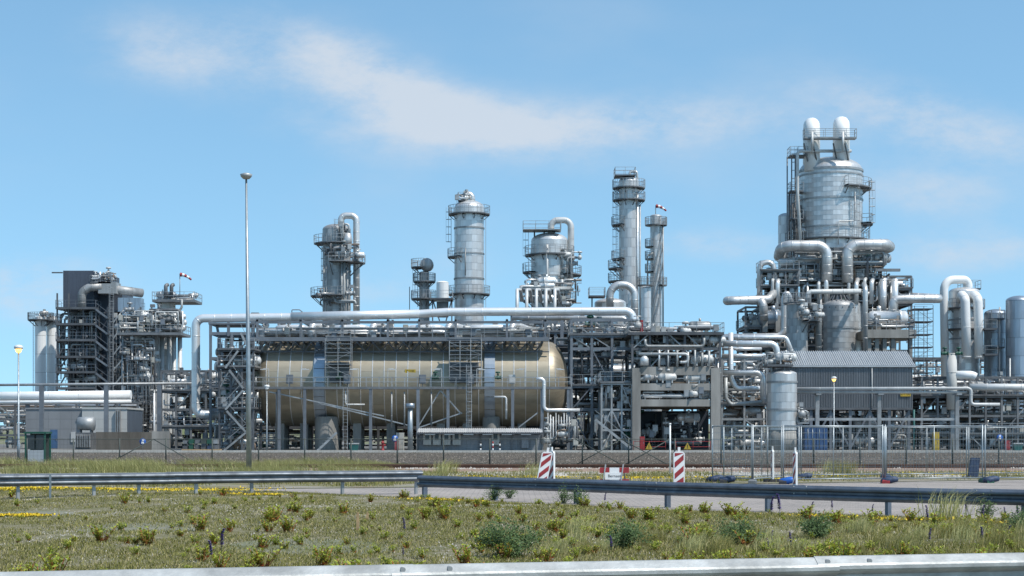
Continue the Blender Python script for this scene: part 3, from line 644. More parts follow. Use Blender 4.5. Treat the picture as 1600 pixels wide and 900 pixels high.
t, cx, r = column('knockout_drum', 'small silver upright drum standing low between vessel end and concrete frame', 937, 955, 612, None, 200, .8, .35, 'alu_dull', 6, 16, .14, 'drum')
t = thing('pipe_manifold', 'row of slim upright pipes with elbows beside the vessel end', 'pipes', (XX(875, 196), 196, .14))
for i in range(9): px = 856 + i * 4.2; subpipe(t, [W(px - 6, 688 - i * 1.5, 196), W(px, 688 - i * 1.5, 196), W(px, 645 + (i % 3) * 3, 196)], 1.0, 196, rg.choice(['pipe_pale', 'galv', 'pipe_grey']), seam=0)
clutter(t, XX(850, 196), XX(905, 196), 195.5, 197, .4, 3.5, 22, rg, .12)
# ------------------------------------------------------------------ concrete frame structure
CY0, CY1 = 197, 209; t = thing('portal_structure', 'grey concrete portal frame with three beams below a crowded steel deck', 'structure', (XX(1056, 197), 200, .14))
ca, cb = XX(988, 197), XX(1126, 197); S2 = S(197)
for x0, x1 in ((988, 1001), (1111, 1126)):
    for y in (CY0, CY1): MB().box(XX(x0, 197), y, .14, XX(x1, 197), y + 1.2, ZZ(575, 197)).build('concrete_column', 'concrete', t)
for py0, py1 in ((573, 586), (599, 610), (624, 635)):
    for y in (CY0 + .1, CY1 + .1): MB().box(XX(1001, 197) - .003, y, ZZ(py1, 197), XX(1111, 197) + .003, y + .95, ZZ(py0, 197)).build('concrete_beam', 'concrete', t)
    for x0 in (988.5, 1112): MB().box(XX(x0, 197), CY0 + 1.2, ZZ(py1, 197), XX(x0 + 12, 197), CY1, ZZ(py0, 197) - .05).build('concrete_beam', 'concrete', t)
MB().box(ca + .3, CY0 + 1.3, ZZ(596, 197), cb - .3, CY0 + 1.7, ZZ(592, 197)).build('crane_beam', 'yellow', t)
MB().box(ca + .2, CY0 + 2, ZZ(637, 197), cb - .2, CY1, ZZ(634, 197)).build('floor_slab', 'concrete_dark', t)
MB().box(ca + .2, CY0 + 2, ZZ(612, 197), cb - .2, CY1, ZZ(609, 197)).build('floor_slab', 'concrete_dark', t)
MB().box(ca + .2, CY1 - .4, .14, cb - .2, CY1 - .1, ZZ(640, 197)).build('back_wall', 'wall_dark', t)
rg = random.Random(21)
clutter(t, ca + 1.2, cb - 1.2, CY0 + 2.2, CY1 - 1, ZZ(632, 197), ZZ(612, 197), 22, rg, .2); clutter(t, ca + 1.2, cb - 1.2, CY0 + 2.2, CY1 - 1, ZZ(608, 197), ZZ(590, 197), 22, rg, .2)
for za_, zb_ in ((600, 586), (624, 610)): clutter(t, ca + 1.3, cb - 1.3, CY0 + .2, CY0 + 1.0, ZZ(za_, 197), ZZ(zb_, 197), 26, rg, .14)
clutter(t, ca + 1.4, cb - 1.4, CY0 + 3.2, CY1 - 1, .3, ZZ(640, 197), 40, rg, .25, ['steel_dark', 'galv_dark', 'pipe_grey', 'galv'])
for px, mt in ((1048, 'yellow'), (1060, 'green'), (1086, 'green')): place(VALVES[3 if mt == 'green' else 0], 'valve', t, (XX(px, 198), CY0 + .7, ZZ(617, 198)), scale=(1.0, 1.0, 1.0))
T2 = module('process_deck', 'dark steel process deck crowded with piping on top of the concrete frame', 'steel deck', 988, 1125, 197.5, 208, [], 6, 22, 'steel_dark', 150, (), pw=.24, zs=[ZZ(520, 197), ZZ(545, 197)], base=ZZ(573.5, 197), rails=True)
deck(T2, ca - .5, cb + .4, 197, 208.5, ZZ(519, 197), 'steel_dark', 'galv', 'fblr', .3)
clutter(T2, ca, cb, 198, 206, ZZ(518, 197), ZZ(507, 197), 46, rg, .16)
subpipe(T2, [W(998, 553, 197), W(1075, 553, 197), W(1075, 566, 197), W(1062, 566, 197)], 2.2, 197, 'pipe_pale'); subpipe(T2, [W(1008, 530, 197), W(1008, 541, 197), W(1100, 541, 197), W(1100, 528, 197)], 2.2, 197, 'pipe_grey')
MB().lathe([(0, ZZ(571, 197)), (.5, ZZ(571, 197)), (.5, ZZ(560, 197)), (.3, ZZ(556, 197)), (0, ZZ(555, 197))], XX(1007, 197), 197.2, 16).build('drum', 'alu_bright', T2)
for px in (1030, 1044, 1058, 1075, 1086, 1097, 1108): subpipe(T2, [W(px, 573, 197), W(px, 546 + (px % 7), 197)], 1.3 + (px % 3) * .4, 197, rg.choice(['pipe_pale', 'alu_bright', 'pipe_grey']), seam=0)
MB().box(XX(1003, 197), 199, ZZ(518, 199), XX(1007, 197), 199.5, ZZ(500, 199)).build('hose_cabinet', 'red', T2)
tt = thing('stair_flight', 'open steel stair beside the left leg of the concrete frame', 'stairs', (XX(970, 196), 196, .14))
m = MB()
for y in (195.8, 196.7): m.beam(W(930, 655, y), W(985, 700, y), .08, .28); m.beam(W(930, 655, y) + Vector((0, 0, 1)), W(985, 700, y) + Vector((0, 0, 1)), .05)
for k in range(14): q = W(930, 655, 196).lerp(W(985, 700, 196), (k + .5) / 14); m.box(q.x - .14, 195.8, q.z - .02, q.x + .14, 196.7, q.z + .02)
m.build('stair', 'galv', tt)
module('steel_rack', 'steel frame packed with upright pipes beside the concrete frame leg', 'steel frame', 940, 987, 198, 204, [600, 640, 672], 4, 31, 'galv', 110, (2,), pw=.2)
# pipes right of the concrete frame and the silver tank
t = module('pipe_rack', 'pale pipe rack between the concrete frame and the silver tank', 'pipe rack', 1128, 1198, 203, 210, [560, 585, 608, 632, 655, 680], 3, 33, 'galv', 150, (2,), pw=.22, mats=['alu_bright', 'pipe_pale', 'alu', 'pipe_grey', 'rustsoft', 'galv'])
for k, (a, pts, rp_) in enumerate(((0, [(1126, 537, 199), (1212, 537, 199), (1218, 575, 199)], 5), (1, [(1130, 527, 204), (1200, 527, 204), (1228, 527, 204), (1238, 552, 204)], 3.5), (2, [(1142, 520, 201), (1142, 590, 201), (1150, 607, 201), (1190, 607, 201)], 4), (3, [(1130, 582, 200), (1185, 582, 200), (1192, 590, 200), (1192, 630, 200)], 4.4), (4, [(1134, 590, 199.5), (1134, 622, 199.5), (1142, 632, 199.5), (1190, 628, 199.5)], 3), (5, [(1128, 556, 203), (1196, 556, 203)], 3.4), (6, [(1190, 545, 203), (1128, 545, 203)], 2.6))):
    pipeline(['uppermost silver pipe bending down onto the silver tank top', 'silver pipe passing behind and bending down left of the corrugated roof', 'upright silver pipe with long lower bend in the pale pipe rack', 'silver pipe turning down close beside the silver tank', 'thin grey pipe with rounded lower bend beside the concrete leg', 'pale straight pipe halfway up the pale pipe rack', 'thin straight pipe under the uppermost silver pipes'][k], pts, rp_, 200, 'alu_bright' if k != 4 else 'pipe_grey', 2.2, 1.8, 12)
t, cx, r = column('silver_tank', 'upright silver tank with patched cladding on a pale skirt, near the blue container', 1199, 1245, 578, 672, 196, 1.0, .28, 'alu', 8, 28, .14, 'tank', (597, 640))
deck(t, XX(1196, 196), XX(1236, 196), 194.5, 198.5, ZZ(570, 196), 'steel_dark', 'galv', 'fblr', .25)
for px in (1205, 1225): subpipe(t, [W(px, 583, 195.2), W(px, 571, 195.2)], 1.6, 196, 'galv', seam=0)
clutter(t, XX(1199, 196), XX(1236, 196), 195, 198, ZZ(569, 196), ZZ(560, 196), 12, rg, .12)
deck(t, XX(1244, 196), XX(1262, 196), 195, 197, ZZ(660, 196), 'galv', 'galv', 'fr', .15); clutter(t, XX(1246, 196), XX(1262, 196), 195, 197, ZZ(659, 196), ZZ(640, 196), 10, rg, .1)
# ------------------------------------------------------------------ columns behind the vessel
Y = 262
t, cx, r = column('process_column', 'stout silver column with a bent pipe over its dome, behind the overhead pipe', 504, 548, 350, None, Y, 1.1, .42, 'alu_dull', 8, 24, .14, 'column', (388, 424))
subpipe(t, [W(533, 352, Y), W(533, 337, Y), W(557, 337, Y), W(557, 380, Y), W(557, 520, Y)], 5.2, Y, 'alu', 1.7)
platform(t, cx, Y, r, ZZ(381, Y), -250, -60, 1.3); platform(t, cx, Y, r, ZZ(411, Y), -100, 30, 2.2); platform(t, cx, Y, r, ZZ(463, Y), -230, -70, 1.8)
for dx, rr in ((8, 1.6), (12, 2.2), (-20, 1.2), (-16, 1.0), (17, 1.3)): subpipe(t, [W(526 + dx, 395 + abs(dx), Y - r - .6), W(526 + dx, 520, Y - r - .6)], rr, Y, 'pipe_grey', seam=0)
ladder(t, cx - r * .75, Y - r * .8, ZZ(463, Y), ZZ(381, Y), -130); ladder(t, cx + r * .1, Y - r - .2, ZZ(411, Y), ZZ(345, Y), -90)
rg = random.Random(50); clutter(t, cx - r, cx + r + 1, Y - r - 1.2, Y - r - .3, ZZ(480, Y), ZZ(460, Y), 18, rg, .12); clutter(t, cx - r * .6, cx + r + 1.6, Y - r - 1.4, Y - r - .3, ZZ(410, Y), ZZ(385, Y), 24, rg, .16); clutter(t, cx, cx + r, Y - r - 1, Y - r - .3, ZZ(384, Y), ZZ(352, Y), 12, rg, .2)
MB().lathe([(0, ZZ(387, Y)), (.55, ZZ(386, Y)), (.7, ZZ(378, Y)), (.5, ZZ(368, Y)), (0, ZZ(366, Y))], XX(546, Y), Y - r - .5, 14).build('small_vessel', 'alu', t)
# slim dark column and the white hopper on its stand
Y = 258
t, cx, r = column('slim_column', 'slim grey column with a dark fan head and cage platforms', 655, 671, 424, None, Y, 1.2, .3, 'alu_dull', 6, 12, .14)
m = MB(); m.lathe([(0, -.9), (.6, -.9), (1.0, -.6), (1.05, .3), (.8, .8), (.3, .95), (0, .95)], XX(667, Y), Y, 18, 'y', ZZ(414, Y)); m.v = [(a, b - Y + Y, c) for a, b, c in m.v]
m = MB().lathe([(0, Y - .9), (.7, Y - .9), (1.0, Y - .6), (1.0, Y + .6), (.7, Y + .9), (0, Y + .9)], XX(667, Y), 0, 18, 'y', ZZ(414, Y)); m.build('fan_housing', 'alu_dull', t)
platform(t, cx, Y, r, ZZ(440, Y), -270, 90, .9); platform(t, cx, Y, r, ZZ(418, Y), -270, -90, 1.2); platform(t, cx, Y, r, ZZ(467, Y), -270, 90, 1.2)
ladder(t, cx - r - .2, Y - .5, ZZ(480, Y), ZZ(408, Y), 180); MB().rod(W(640, 500, Y), W(640, 448, Y), .06, 5).build('mast', 'galv_dark', t)
t, cx, r = column('white_hopper', 'small white upright vessel with rust streaks on a steel stand between two columns', 682, 701, 439, 472, Y - 6, 3.2, .3, 'white', 6, 14, ZZ(500, Y), 'vessel'); Y -= 6
m = MB().lathe([(0, ZZ(480, Y)), (r * .4, ZZ(478, Y)), (r * .98, ZZ(471, Y))], cx, Y, 20); m.build('cone_bottom', 'white', t)
deck(t, XX(672, Y), XX(708, Y), Y - 2, Y + 2, ZZ(467, Y), 'steel_dark', 'galv', 'fblr', .25)
for a, b in ((676, 676), (706, 706), (688, 676), (696, 706)): MB().beam(W(b, 468, Y - 1.5), W(a, 505, Y - 1.5), .18).build('leg', 'steel_dark', t)
Y = 256
t, cx, r = column('process_column', 'tall silver column with full ring platforms and a nozzle on its dome', 710, 756, 313, None, Y, 1.05, .5, 'alu', 8, 24, .14, 'column', (357, 397, 436))
platform(t, cx, Y, r, ZZ(335, Y), -270, 90, .9); platform(t, cx, Y, r, ZZ(402, Y), -230, -120, 1.0); platform(t, cx, Y, r, ZZ(460, Y), -270, 90, .9)
ladder(t, cx - r - .45, Y - .9, ZZ(402, Y), ZZ(325, Y), 180); ladder(t, cx + r + .3, Y - .9, ZZ(500, Y), ZZ(325, Y), 0, cage=False); subpipe(t, [W(727, 430, Y - r), W(727, 388, Y - r)], .8, Y, 'galv', seam=0)
subpipe(t, [W(724, 320, Y), W(724, 303, Y), W(738, 303, Y), W(738, 318, Y)], 4.3, Y, 'alu', 1.6); deck(t, XX(716, Y), XX(727, Y), Y - 1.5, Y + .5, ZZ(314, Y), 'steel_dark', 'galv', 'flr', .15); clutter(t, XX(714, Y), XX(730, Y), Y - 1.5, Y, ZZ(313, Y), ZZ(304, Y), 8, rg, .12)
# column with the hooked pipe
Y = 240
t, cx, r = column('process_column', 'squat silver column with a top deck and a pale hooked pipe down its side', 830, 887, 364, None, Y, .9, .45, 'alu', 8, 28, .14, 'column', (432, 468))
deck(t, XX(817, Y), XX(876, Y), Y - 2.6, Y + .6, ZZ(361, Y), 'galv', 'galv', 'fblr', .14)
for px in (835, 850, 866): MB().box(XX(px, Y) - .1, Y - .6, ZZ(372, Y), XX(px, Y) + .1, Y - .4, ZZ(361, Y)).build('post', 'steel_dark', t)
subpipe(t, [W(861, 372, Y), W(861, 344, Y), W(892, 344, Y), W(892, 392, Y), W(890, 430, Y), W(886, 480, Y)], 5, Y, 'pipe_pale', 2.2)
platform(t, cx, Y, r, ZZ(399, Y), -270, 90, .9); platform(t, cx, Y, r, ZZ(426, Y), -210, -140, 1.2); platform(t, cx, Y, r, ZZ(430, Y), -50, 40, 1.9); platform(t, cx, Y, r, ZZ(470, Y), -270, 90, 1.2)
ladder(t, cx - r - .4, Y - 1.2, ZZ(426, Y), ZZ(361, Y), 180); subpipe(t, [W(855, 470, Y - r - .5), W(855, 382, Y - r - .5)], 1.8, Y, 'pipe_pale', seam=0)
clutter(t, cx - r - 1.5, cx + r + 1.8, Y - r - 1.6, Y - r - .3, ZZ(478, Y), ZZ(440, Y), 50, rg, .18); clutter(t, cx + r * .6, cx + r + 1.6, Y - r - .6, Y - .8, ZZ(440, Y), ZZ(395, Y), 16, rg, .2)
module('pipe_structure', 'steel platform structure crowded with valves at the foot of the squat column', 'steel structure', 800, 912, 226, 234, [484, 520, 560, 610], 6, 41, 'steel_blue', 190, (0, 1, 2), pw=.24)
t = thing('riser_header', 'row of five pale hooked risers dropping into the overhead pipe', 'pipes', (XX(838, 222), 222, .14))
for i, px in enumerate((808, 823, 838, 853, 867)): subpipe(t, [W(px + 8, 470, 226), W(px + 5, 453, 224), W(px, 453, 222), W(px, 486, 219)], 2.6, 222, 'pipe_pale', 1.4, 0)
subpipe(t, [W(796, 488, 218), W(880, 486, 218)], 5, 218, 'pipe_pale')
for px in (800, 878): MB().box(XX(px, 218) - .2, 217.8, .14, XX(px, 218) + .2, 218.2, ZZ(492, 218)).build('post', 'steel_blue', t)
# slender tall column and its thin neighbour
Y = 258
t, cx, r = column('tall_column', 'tallest slender silver column with stacked ring platforms near its top', 967, 998, 276, None, Y, 1.4, .5, 'alu', 8, 20, .14)
for py in (294, 313): platform(t, cx, Y, r, ZZ(py, Y), -270, 90, .95)
deck(t, XX(960, Y), XX(992, Y), Y - 1.6, Y + 1.6, ZZ(275, Y), 'steel_dark', 'galv', 'fblr', .2); subpipe(t, [W(984, 280, Y), W(984, 268, Y), W(995, 268, Y), W(997, 300, Y)], 2, Y, 'alu', 1.6, 0)
for py in (352, 405): platform(t, cx, Y, r, ZZ(py, Y), -240, -120, 1.1)
for py in (420, 440): platform(t, cx, Y, r, ZZ(py, Y), -230, -130, 1.6)
ladder(t, cx - r - .3, Y - .6, ZZ(440, Y), ZZ(294, Y), 200); subpipe(t, [W(996, 300, Y - r * .7), W(996, 520, Y - r * .7)], 1.8, Y, 'alu_bright', seam=2); subpipe(t, [W(1000, 320, Y - r * .4), W(1000, 520, Y - r * .4)], 1.3, Y, 'galv', seam=0)
Y = 268
t, cx, r = column('thin_column', 'thin weathered column wrapped in small pipes with a windsock on top', 1016, 1034, 335, None, Y, 1.3, .3, 'alu', 6, 12, .14)
for py, a, b in ((352, -270, 90), (386, -240, -120), (405, -240, -120), (425, -240, -120), (352, -60, 60), (446, -60, 60)): platform(t, cx, Y, r, ZZ(py, Y), a, b, .8, brackets=False)
for k in range(4): subpipe(t, [Vector((cx + (r + .25) * math.cos(a), Y + (r + .25) * math.sin(a), ZZ(510 - i * 5.5, Y))) for i, a in enumerate([R(-200 + k * 30 + 6 * j) for j in range(30)])], .7, Y, 'galv', seam=0, n=6)
subpipe(t, [W(1036, 345, Y - r), W(1036, 510, Y - r)], 1.2, Y, 'pipe_grey', seam=0); subpipe(t, [W(1012, 480, Y - r), W(1012, 400, Y - r), W(1020, 395, Y - r)], 1.2, Y, 'pipe_grey', seam=0)
windsock(1024.5, 322, Y, ZZ(338, Y), 'small red and white windsock on the thin column')
t, cx, r = column('surge_drum', 'small silver domed drum between the two slender columns', 1001, 1017, 447, None, 255, 1.5, .4, 'alu_bright', 6, 14, .14, 'drum')
platform(t, cx, 255, r, ZZ(446, 255), -270, 90, .5, brackets=False)
t, cx, r = column('domed_tank', 'wide silver tank with a flat dome under the looped pipe', 929, 978, 466, None, 240, .9, .32, 'alu', 8, 28, .14, 'tank')
deck(t, XX(918, 240), XX(943, 240), 235, 238, ZZ(466, 240), 'steel_dark', 'galv', 'fblr', .2); MB().box(XX(922, 240), 236, .14, XX(924, 240), 236.3, ZZ(466, 240)).build('post', 'steel_dark', t)
pipeline('thick silver pipe looping up and over beside the domed tank', [(953, 480, 236), (953, 445, 236), (992, 445, 236), (992, 520, 236)], 6, 236, 'alu', 3.1, 1.2, 18)
# ------------------------------------------------------------------ the great tower
Y = 236
t, cx, r = column('great_tower', 'widest and highest silver tower with two white bent pipes on its dome', 1249, 1347, 246, 392, Y, .62, .46, 'alu', 10, 48, .14, 'tower', (276, 314, 358))
for px, py in ((1269, 184), (1315.5, 182)):
    subpipe(t, [W(px, 268, Y - 2.2), W(px, py + 12, Y - 2.2), W(px - 2, py + 12, Y + 3.6), W(px - 3, 300, Y + 5.4)], 12, Y, 'white', 1.25, 0, n=24)
deck(t, XX(1248, Y), XX(1328, Y), Y - 4.7, Y - 3.35, ZZ(223, Y), 'galv', 'galv', 'fblr', .22)
for px in (1256, 1270, 1302, 1320): MB().beam(W(px, 224, Y - 4.2), W(px + 6, 252, Y - 3), .16).build('strut', 'galv_dark', t)
subpipe(t, [W(1252, 400, Y - r * .85), W(1246, 300, Y - r * .85), W(1246, 236, Y - r * .85), W(1262, 236, Y - r * .85), W(1330, 236, Y - 3)], 2.5, Y, 'pipe_pale', seam=0)
for px in (1269, 1317): subpipe(t, [W(px, 236, Y - 4.9), W(px, 206, Y - 4.9)], 2, Y, 'pipe_pale', seam=0)
ring(t, cx, Y, r, ZZ(246, Y) - r * .46, .3, .12, 'galv')
platform(t, cx, Y, r, ZZ(296, Y), -75, 20, 1.2); platform(t, cx, Y, r, ZZ(351, Y), -30, 20, 1.4); platform(t, cx, Y, r, ZZ(376, Y), -270, 90, .8)
ladder(t, cx + r + .6, Y - 2, ZZ(376, Y), ZZ(285, Y), 0); ladder(t, cx + r * .6, Y - r * .95, ZZ(376, Y), ZZ(296, Y), -60)
subpipe(t, [W(1310, 382, Y - r - .6), W(1310, 345, Y - r - .6), W(1336, 345, Y - r), W(1336, 300, Y - r)], .9, Y, 'pipe_pale', seam=0)
A0 = thing('ladder_tower', 'narrow ladder tower with platforms up the left flank of the great tower', 'ladder tower', (XX(1238, Y), Y - 1, .14))
for (py, pa, pb) in ((247, 1229, 1256), (302, 1229, 1250), (345, 1232, 1250), (378, 1226, 1250), (410, 1222, 1250)):
    deck(A0, XX(pa, Y), XX(pb, Y), Y - 3, Y - .5, ZZ(py, Y), 'galv_dark', 'galv', 'fblr', .18)
for px in (1230, 1237, 1243): MB().rod(W(px, 500, Y - 2.8), W(px, 245, Y - 2.8), .09, 6).build('standard', 'galv_dark', A0)
MB().ladder(XX(1240, Y), Y - 3.1, .2, ZZ(236, Y), 180).build('caged_ladder', 'steel_dark', A0); clutter(A0, XX(1228, Y), XX(1249, Y), Y - 2.9, Y - .6, ZZ(410, Y), ZZ(300, Y), 26, rg, .14)
for nm, lb, a, b, yt, Yc in (('side_column', 'small silver side column tucked behind the left flank of the great tower', 1216, 1240, 333, 242), ('side_column', 'pale upper side drum behind the ladder tower of the great tower', 1231, 1246, 303, 243)):
    column(nm, lb, a, b, yt, None, Yc, 1.2, .5, 'alu', 6, 16, .14)
# cone and tangled middle of the tower
t = thing('tower_base_structure', 'tangled steel structure of platforms and pipes under the great tower', 'steel structure', (cx, Y, .14))
MB().lathe([(r * .98, ZZ(392, Y)), (r * .62, ZZ(425, Y)), (r * .6, ZZ(480, Y))], cx, Y, 32).build('cone', 'alu_dull', t)
for x in (-5.6, -2, 2, 5.6):
    for y in (-5.2, 5.2): MB().box(cx + x - .25, Y + y - .25, .14, cx + x + .25, Y + y + .25, ZZ(415, Y)).build('post', 'galv_dark', t)
for py in (418, 440, 470, 510, 548): deck(t, cx - 6.2, cx + 6.4, Y - 5.8, Y + 5.6, ZZ(py, Y), 'galv_dark', 'galv', 'fblr', .2)
clutter(t, cx - 6, cx + 6, Y - 6, Y - 4.6, ZZ(445, Y), ZZ(400, Y), 90, rg, .25); clutter(t, cx - 6, cx + 7, Y - 6, Y - 4.8, ZZ(545, Y), ZZ(446, Y), 90, rg, .25)
for i, px in enumerate((1207, 1215, 1279, 1291, 1326, 1338, 1351, 1362, 1375, 1382)):
    subpipe(t, [W(px, 475, Y - 7), W(px, 438 + (i % 3) * 3, Y - 7), W(px + 3, 434, Y - 5)], 2.6 + (i % 2), Y - 7, 'alu_bright' if i % 2 else 'pipe_pale', 1.5, 0)
subpipe(t, [W(1262, 470, Y - 8), W(1262, 456, Y - 8), W(1345, 455, Y - 8)], 4, Y - 8, 'pipe_pale'); 
for px in (1380, 1398): subpipe(t, [W(px, 490, Y - 8), W(px, 436, Y - 8)], 5.2, Y - 8, 'alu_bright', seam=2.2)
MB().beam(W(1367, 447, Y - 6.5), W(1390, 428, Y - 6.5), .25).build('davit', 'black', t); MB().box(XX(1352, Y), Y - 6.6, ZZ(431, Y), XX(1390, Y), Y - 6, ZZ(427, Y)).build('beam', 'galv_dark', t)
Yp = Y - 6.5
pipeline('thick silver pipe looping out left from the great tower and dropping down its front', [(1236, 414, Y + 2), (1217, 400, Y - 3), (1222, 384, Yp), (1292, 384, Yp), (1292, 440, Yp)], 8.6, Yp, 'alu', 2.0, 1.1, 20)
pipeline('thick silver pipe looping out right from the great tower above its cone', [(1324, 442, Yp), (1324, 383, Yp), (1384, 382, Yp), (1390, 386, Y), (1350, 402, Y + 4)], 8.8, Yp, 'alu', 2.0, 1.1, 20)
pipeline('thick silver pipe passing low round the cone of the great tower, left', [(1218, 412, Yp + 1), (1290, 403, Yp + 2), (1330, 400, Yp + 3), (1388, 404, Y)], 7.4, Yp, 'alu', 2.5, 1.1, 18)
pipeline('silver pipe with blunt rounded end pointing left from the tower base', [(1215, 452, 230), (1200, 468, 228), (1134, 470, 226), (1138, 470, 229), (1150, 469, 231), (1192, 470, 227), (1194, 500, 227)], 6.6, 228, 'alu', 1.5, 1.2, 18)
pipeline('slim silver hooked pipe left of the tower base', [(1187, 480, 230), (1187, 412, 230), (1207, 408, 230), (1212, 440, 230)], 4.2, 230, 'alu', 2.4, 1.4, 14)
pipeline('long silver pipe hooking over a column and running left above the pipe rack', [(1236, 475, 225), (1229, 453, 225), (1225, 470, 225), (1225, 525, 225), (1125, 527, 225)], 5, 225, 'alu', 2.4, 1.5, 16)
pipeline('grey-green pipe standing before the lower vessel of the great tower', [(1262, 478, 222), (1279, 478, 222), (1279, 552, 222)], 5, 222, 'pipe_grey', 2.4, 1.6, 14)
pipeline('silver pipe running right from the tower to a blunt rounded end', [(1393, 500, 226), (1396, 468, 226), (1410, 467, 226), (1466, 467, 226), (1467, 466, 232), (1400, 462, 234)], 6.6, 226, 'alu', 1.3, 1.3, 18)
pipeline('slim upright silver pipe right of the lower vessel', [(1352, 548, 221), (1352, 450, 221), (1350, 444, 224)], 4, 221, 'alu', 2, 1.6, 12)
t, cx2, r2 = column('lower_vessel', 'silver domed vessel with dark lattice over its dome, in front of the great tower', 1286, 1336, 468, None, 226, .7, .42, 'alu_dull', 8, 40, .14, 'vessel', (513,))
for i in range(7): a = R(-160 + i * 24); MB().beam((cx2 + r2 * 1.02 * math.cos(a), 226 + r2 * 1.02 * math.sin(a), ZZ(482, 226)), (cx2 + 1.0 * math.cos(a), 226 + 1.0 * math.sin(a), ZZ(462, 226)), .12).build('lattice_strut', 'steel_dark', t)
column('rear_vessel', 'smooth silver upright vessel behind the lattice-topped one', 1318, 1346, 470, None, 230, 1.1, .5, 'alu', 8, 24, .14, 'vessel', (513,))
t, cx2, r2 = column('side_vessel', 'silver upright vessel with small side deck left of the lattice-topped one', 1229, 1262, 474, None, 221, .9, .12, 'alu_dull', 8, 24, .14, 'vessel')
platform(t, cx2, 221, r2, ZZ(502, 221), -70, 20, 1.6); platform(t, cx2, 221, r2, ZZ(474, 221), -270, 90, .4, brackets=False); clutter(t, cx2, cx2 + 2.5, 218.2, 219.2, ZZ(501, 221), ZZ(482, 221), 14, rg, .14)
def exchanger(label, xa, xb, py, rpx, Yc, mt, slab=False):
    x0, x1, z, r_ = XX(xa, Yc), XX(xb, Yc), ZZ(py, Yc), rpx * S(Yc); t = thing('heat_exchanger', label, 'exchanger', ((x0 + x1) / 2, Yc, z))
    MB().lathe([(0, x0), (r_ * .6, x0 + .15), (r_ * .95, x0 + .5), (r_, x0 + .9), (r_, x1 - 1.2), (r_ * 1.12, x1 - 1.2), (r_ * 1.12, x1 - .9), (r_, x1 - .9), (r_, x1 - .3), (r_ * .6, x1), (0, x1)], 0, Yc, 24, 'x', z).build('shell', mt, t)
    for q in (.25, .75): x = x0 + (x1 - x0) * q; MB().box(x - .3, Yc - r_ * 1.03, z - r_ - .9, x + .3, Yc + r_ * .8, z + r_ * .3).build('saddle', 'concrete', t)
    for q in (.3, .6): MB().rod((x0 + (x1 - x0) * q, Yc, z + r_ * .9), (x0 + (x1 - x0) * q, Yc, z + r_ * 1.6), r_ * .3, 10).build('nozzle', mt, t)
    return t
exchanger('dark bluish horizontal exchanger left of the tower base', 1184, 1224, 497, 12, 228, 'alu_blue')
t = exchanger('shiny horizontal exchanger on a concrete slab right of the tower', 1354, 1418, 497, 11.5, 226, 'alu_bright')
sl_ = thing('concrete_table', 'pale concrete slab on pillars carrying the shiny exchanger', 'slab', (XX(1390, 226), 226, .14))
MB().box(XX(1350, 224), 222.5, ZZ(529, 224), XX(1428, 224), 230, ZZ(516, 224)).build('slab', 'concrete', sl_); MB().rail([(XX(1350, 224), 222.6, ZZ(516, 224)), (XX(1428, 224), 222.6, ZZ(516, 224))], 1.1, 1.3, .045).build('railing', 'galv', sl_)
for px in (1356, 1368, 1380, 1393, 1420): MB().box(XX(px, 224) - .25, 223, .14, XX(px, 224) + .25, 223.6, ZZ(529, 224)).build('pillar', 'concrete', sl_)
clutter(sl_, XX(1352, 224), XX(1426, 224), 223, 224, ZZ(515, 224), ZZ(500, 224), 22, rg, .15)
module('steel_rack', 'steel rack with pipes left of the great tower, behind the pale pipes', 'steel structure', 1165, 1236, 228, 236, [480, 512, 545, 590], 4, 61, 'galv_dark', 120, (0, 1, 2), pw=.24)
module('steel_rack', 'tall steel rack packed with pipes right of the great tower, behind the shiny exchanger', 'steel structure', 1348, 1424, 231, 238, [432, 452, 476, 508, 548], 4, 63, 'galv_dark', 170, (1, 2, 3), pw=.24, mats=['alu_bright', 'pipe_pale', 'alu', 'pipe_grey', 'galv', 'galv_dark'])
module('steel_rack', 'steel rack packed with pipes against the left flank of the great tower', 'steel structure', 1190, 1246, 229.5, 233, [424, 448, 474], 4, 64, 'galv_dark', 110, (0, 1, 2), pw=.22, mats=['alu_bright', 'pipe_pale', 'alu', 'pipe_grey', 'galv', 'galv_dark'])
# ------------------------------------------------------------------ corrugated building on stilts
t = thing('corrugated_building', 'dark grey corrugated building with pale sloping roof, raised on steel stilts', 'building', (XX(1330, 204), 208, .14))
BY = 203.0; bx0, bx1, zb, zw_, zr = XX(1232, BY), XX(1426, BY), ZZ(637, BY), ZZ(572, BY), ZZ(549, BY + 4)
def corr_mesh(w, h, n, mt, dep=.09):
    m = MB(); pts = []
    for i in range(n):
        x = w * i / n; q = w / n
        pts += [(x, 0), (x + q * .35, 0), (x + q * .5, -dep), (x + q * .85, -dep)]
    pts.append((w, 0)); vs = [(a, b, 0) for a, b in pts] + [(a, b, h) for a, b in pts]; k = len(pts)
    m.add(vs, [(i, i + 1, k + i + 1, k + i) for i in range(k - 1)]); me = m.mesh('corrugated_sheet'); me.materials.append(MATS[mt]); return me
ns = 15; sw = (bx1 - bx0) / ns
MB().box(bx0 + .05, BY + .05, zb + .02, bx1 - .05, BY + 9, zw_).build('core_wall', 'wall_dark', t)
me = corr_mesh(sw * .995, zw_ - zb, 5, 'corr_wall')
for i in range(ns): place(me, 'corrugated_sheet', t, (bx0 + i * sw, BY - .0, zb))
rl_ = math.hypot(4.5, zr - zw_); me2 = corr_mesh(sw * .995, rl_, 4, 'corr_roof', .12); an = math.atan2(4.5, zr - zw_)
for i in range(ns): place(me2, 'roof_sheet', t, (bx0 - .3 + i * (sw + .04), BY - .25, zw_ - .02), (-an, 0, 0))
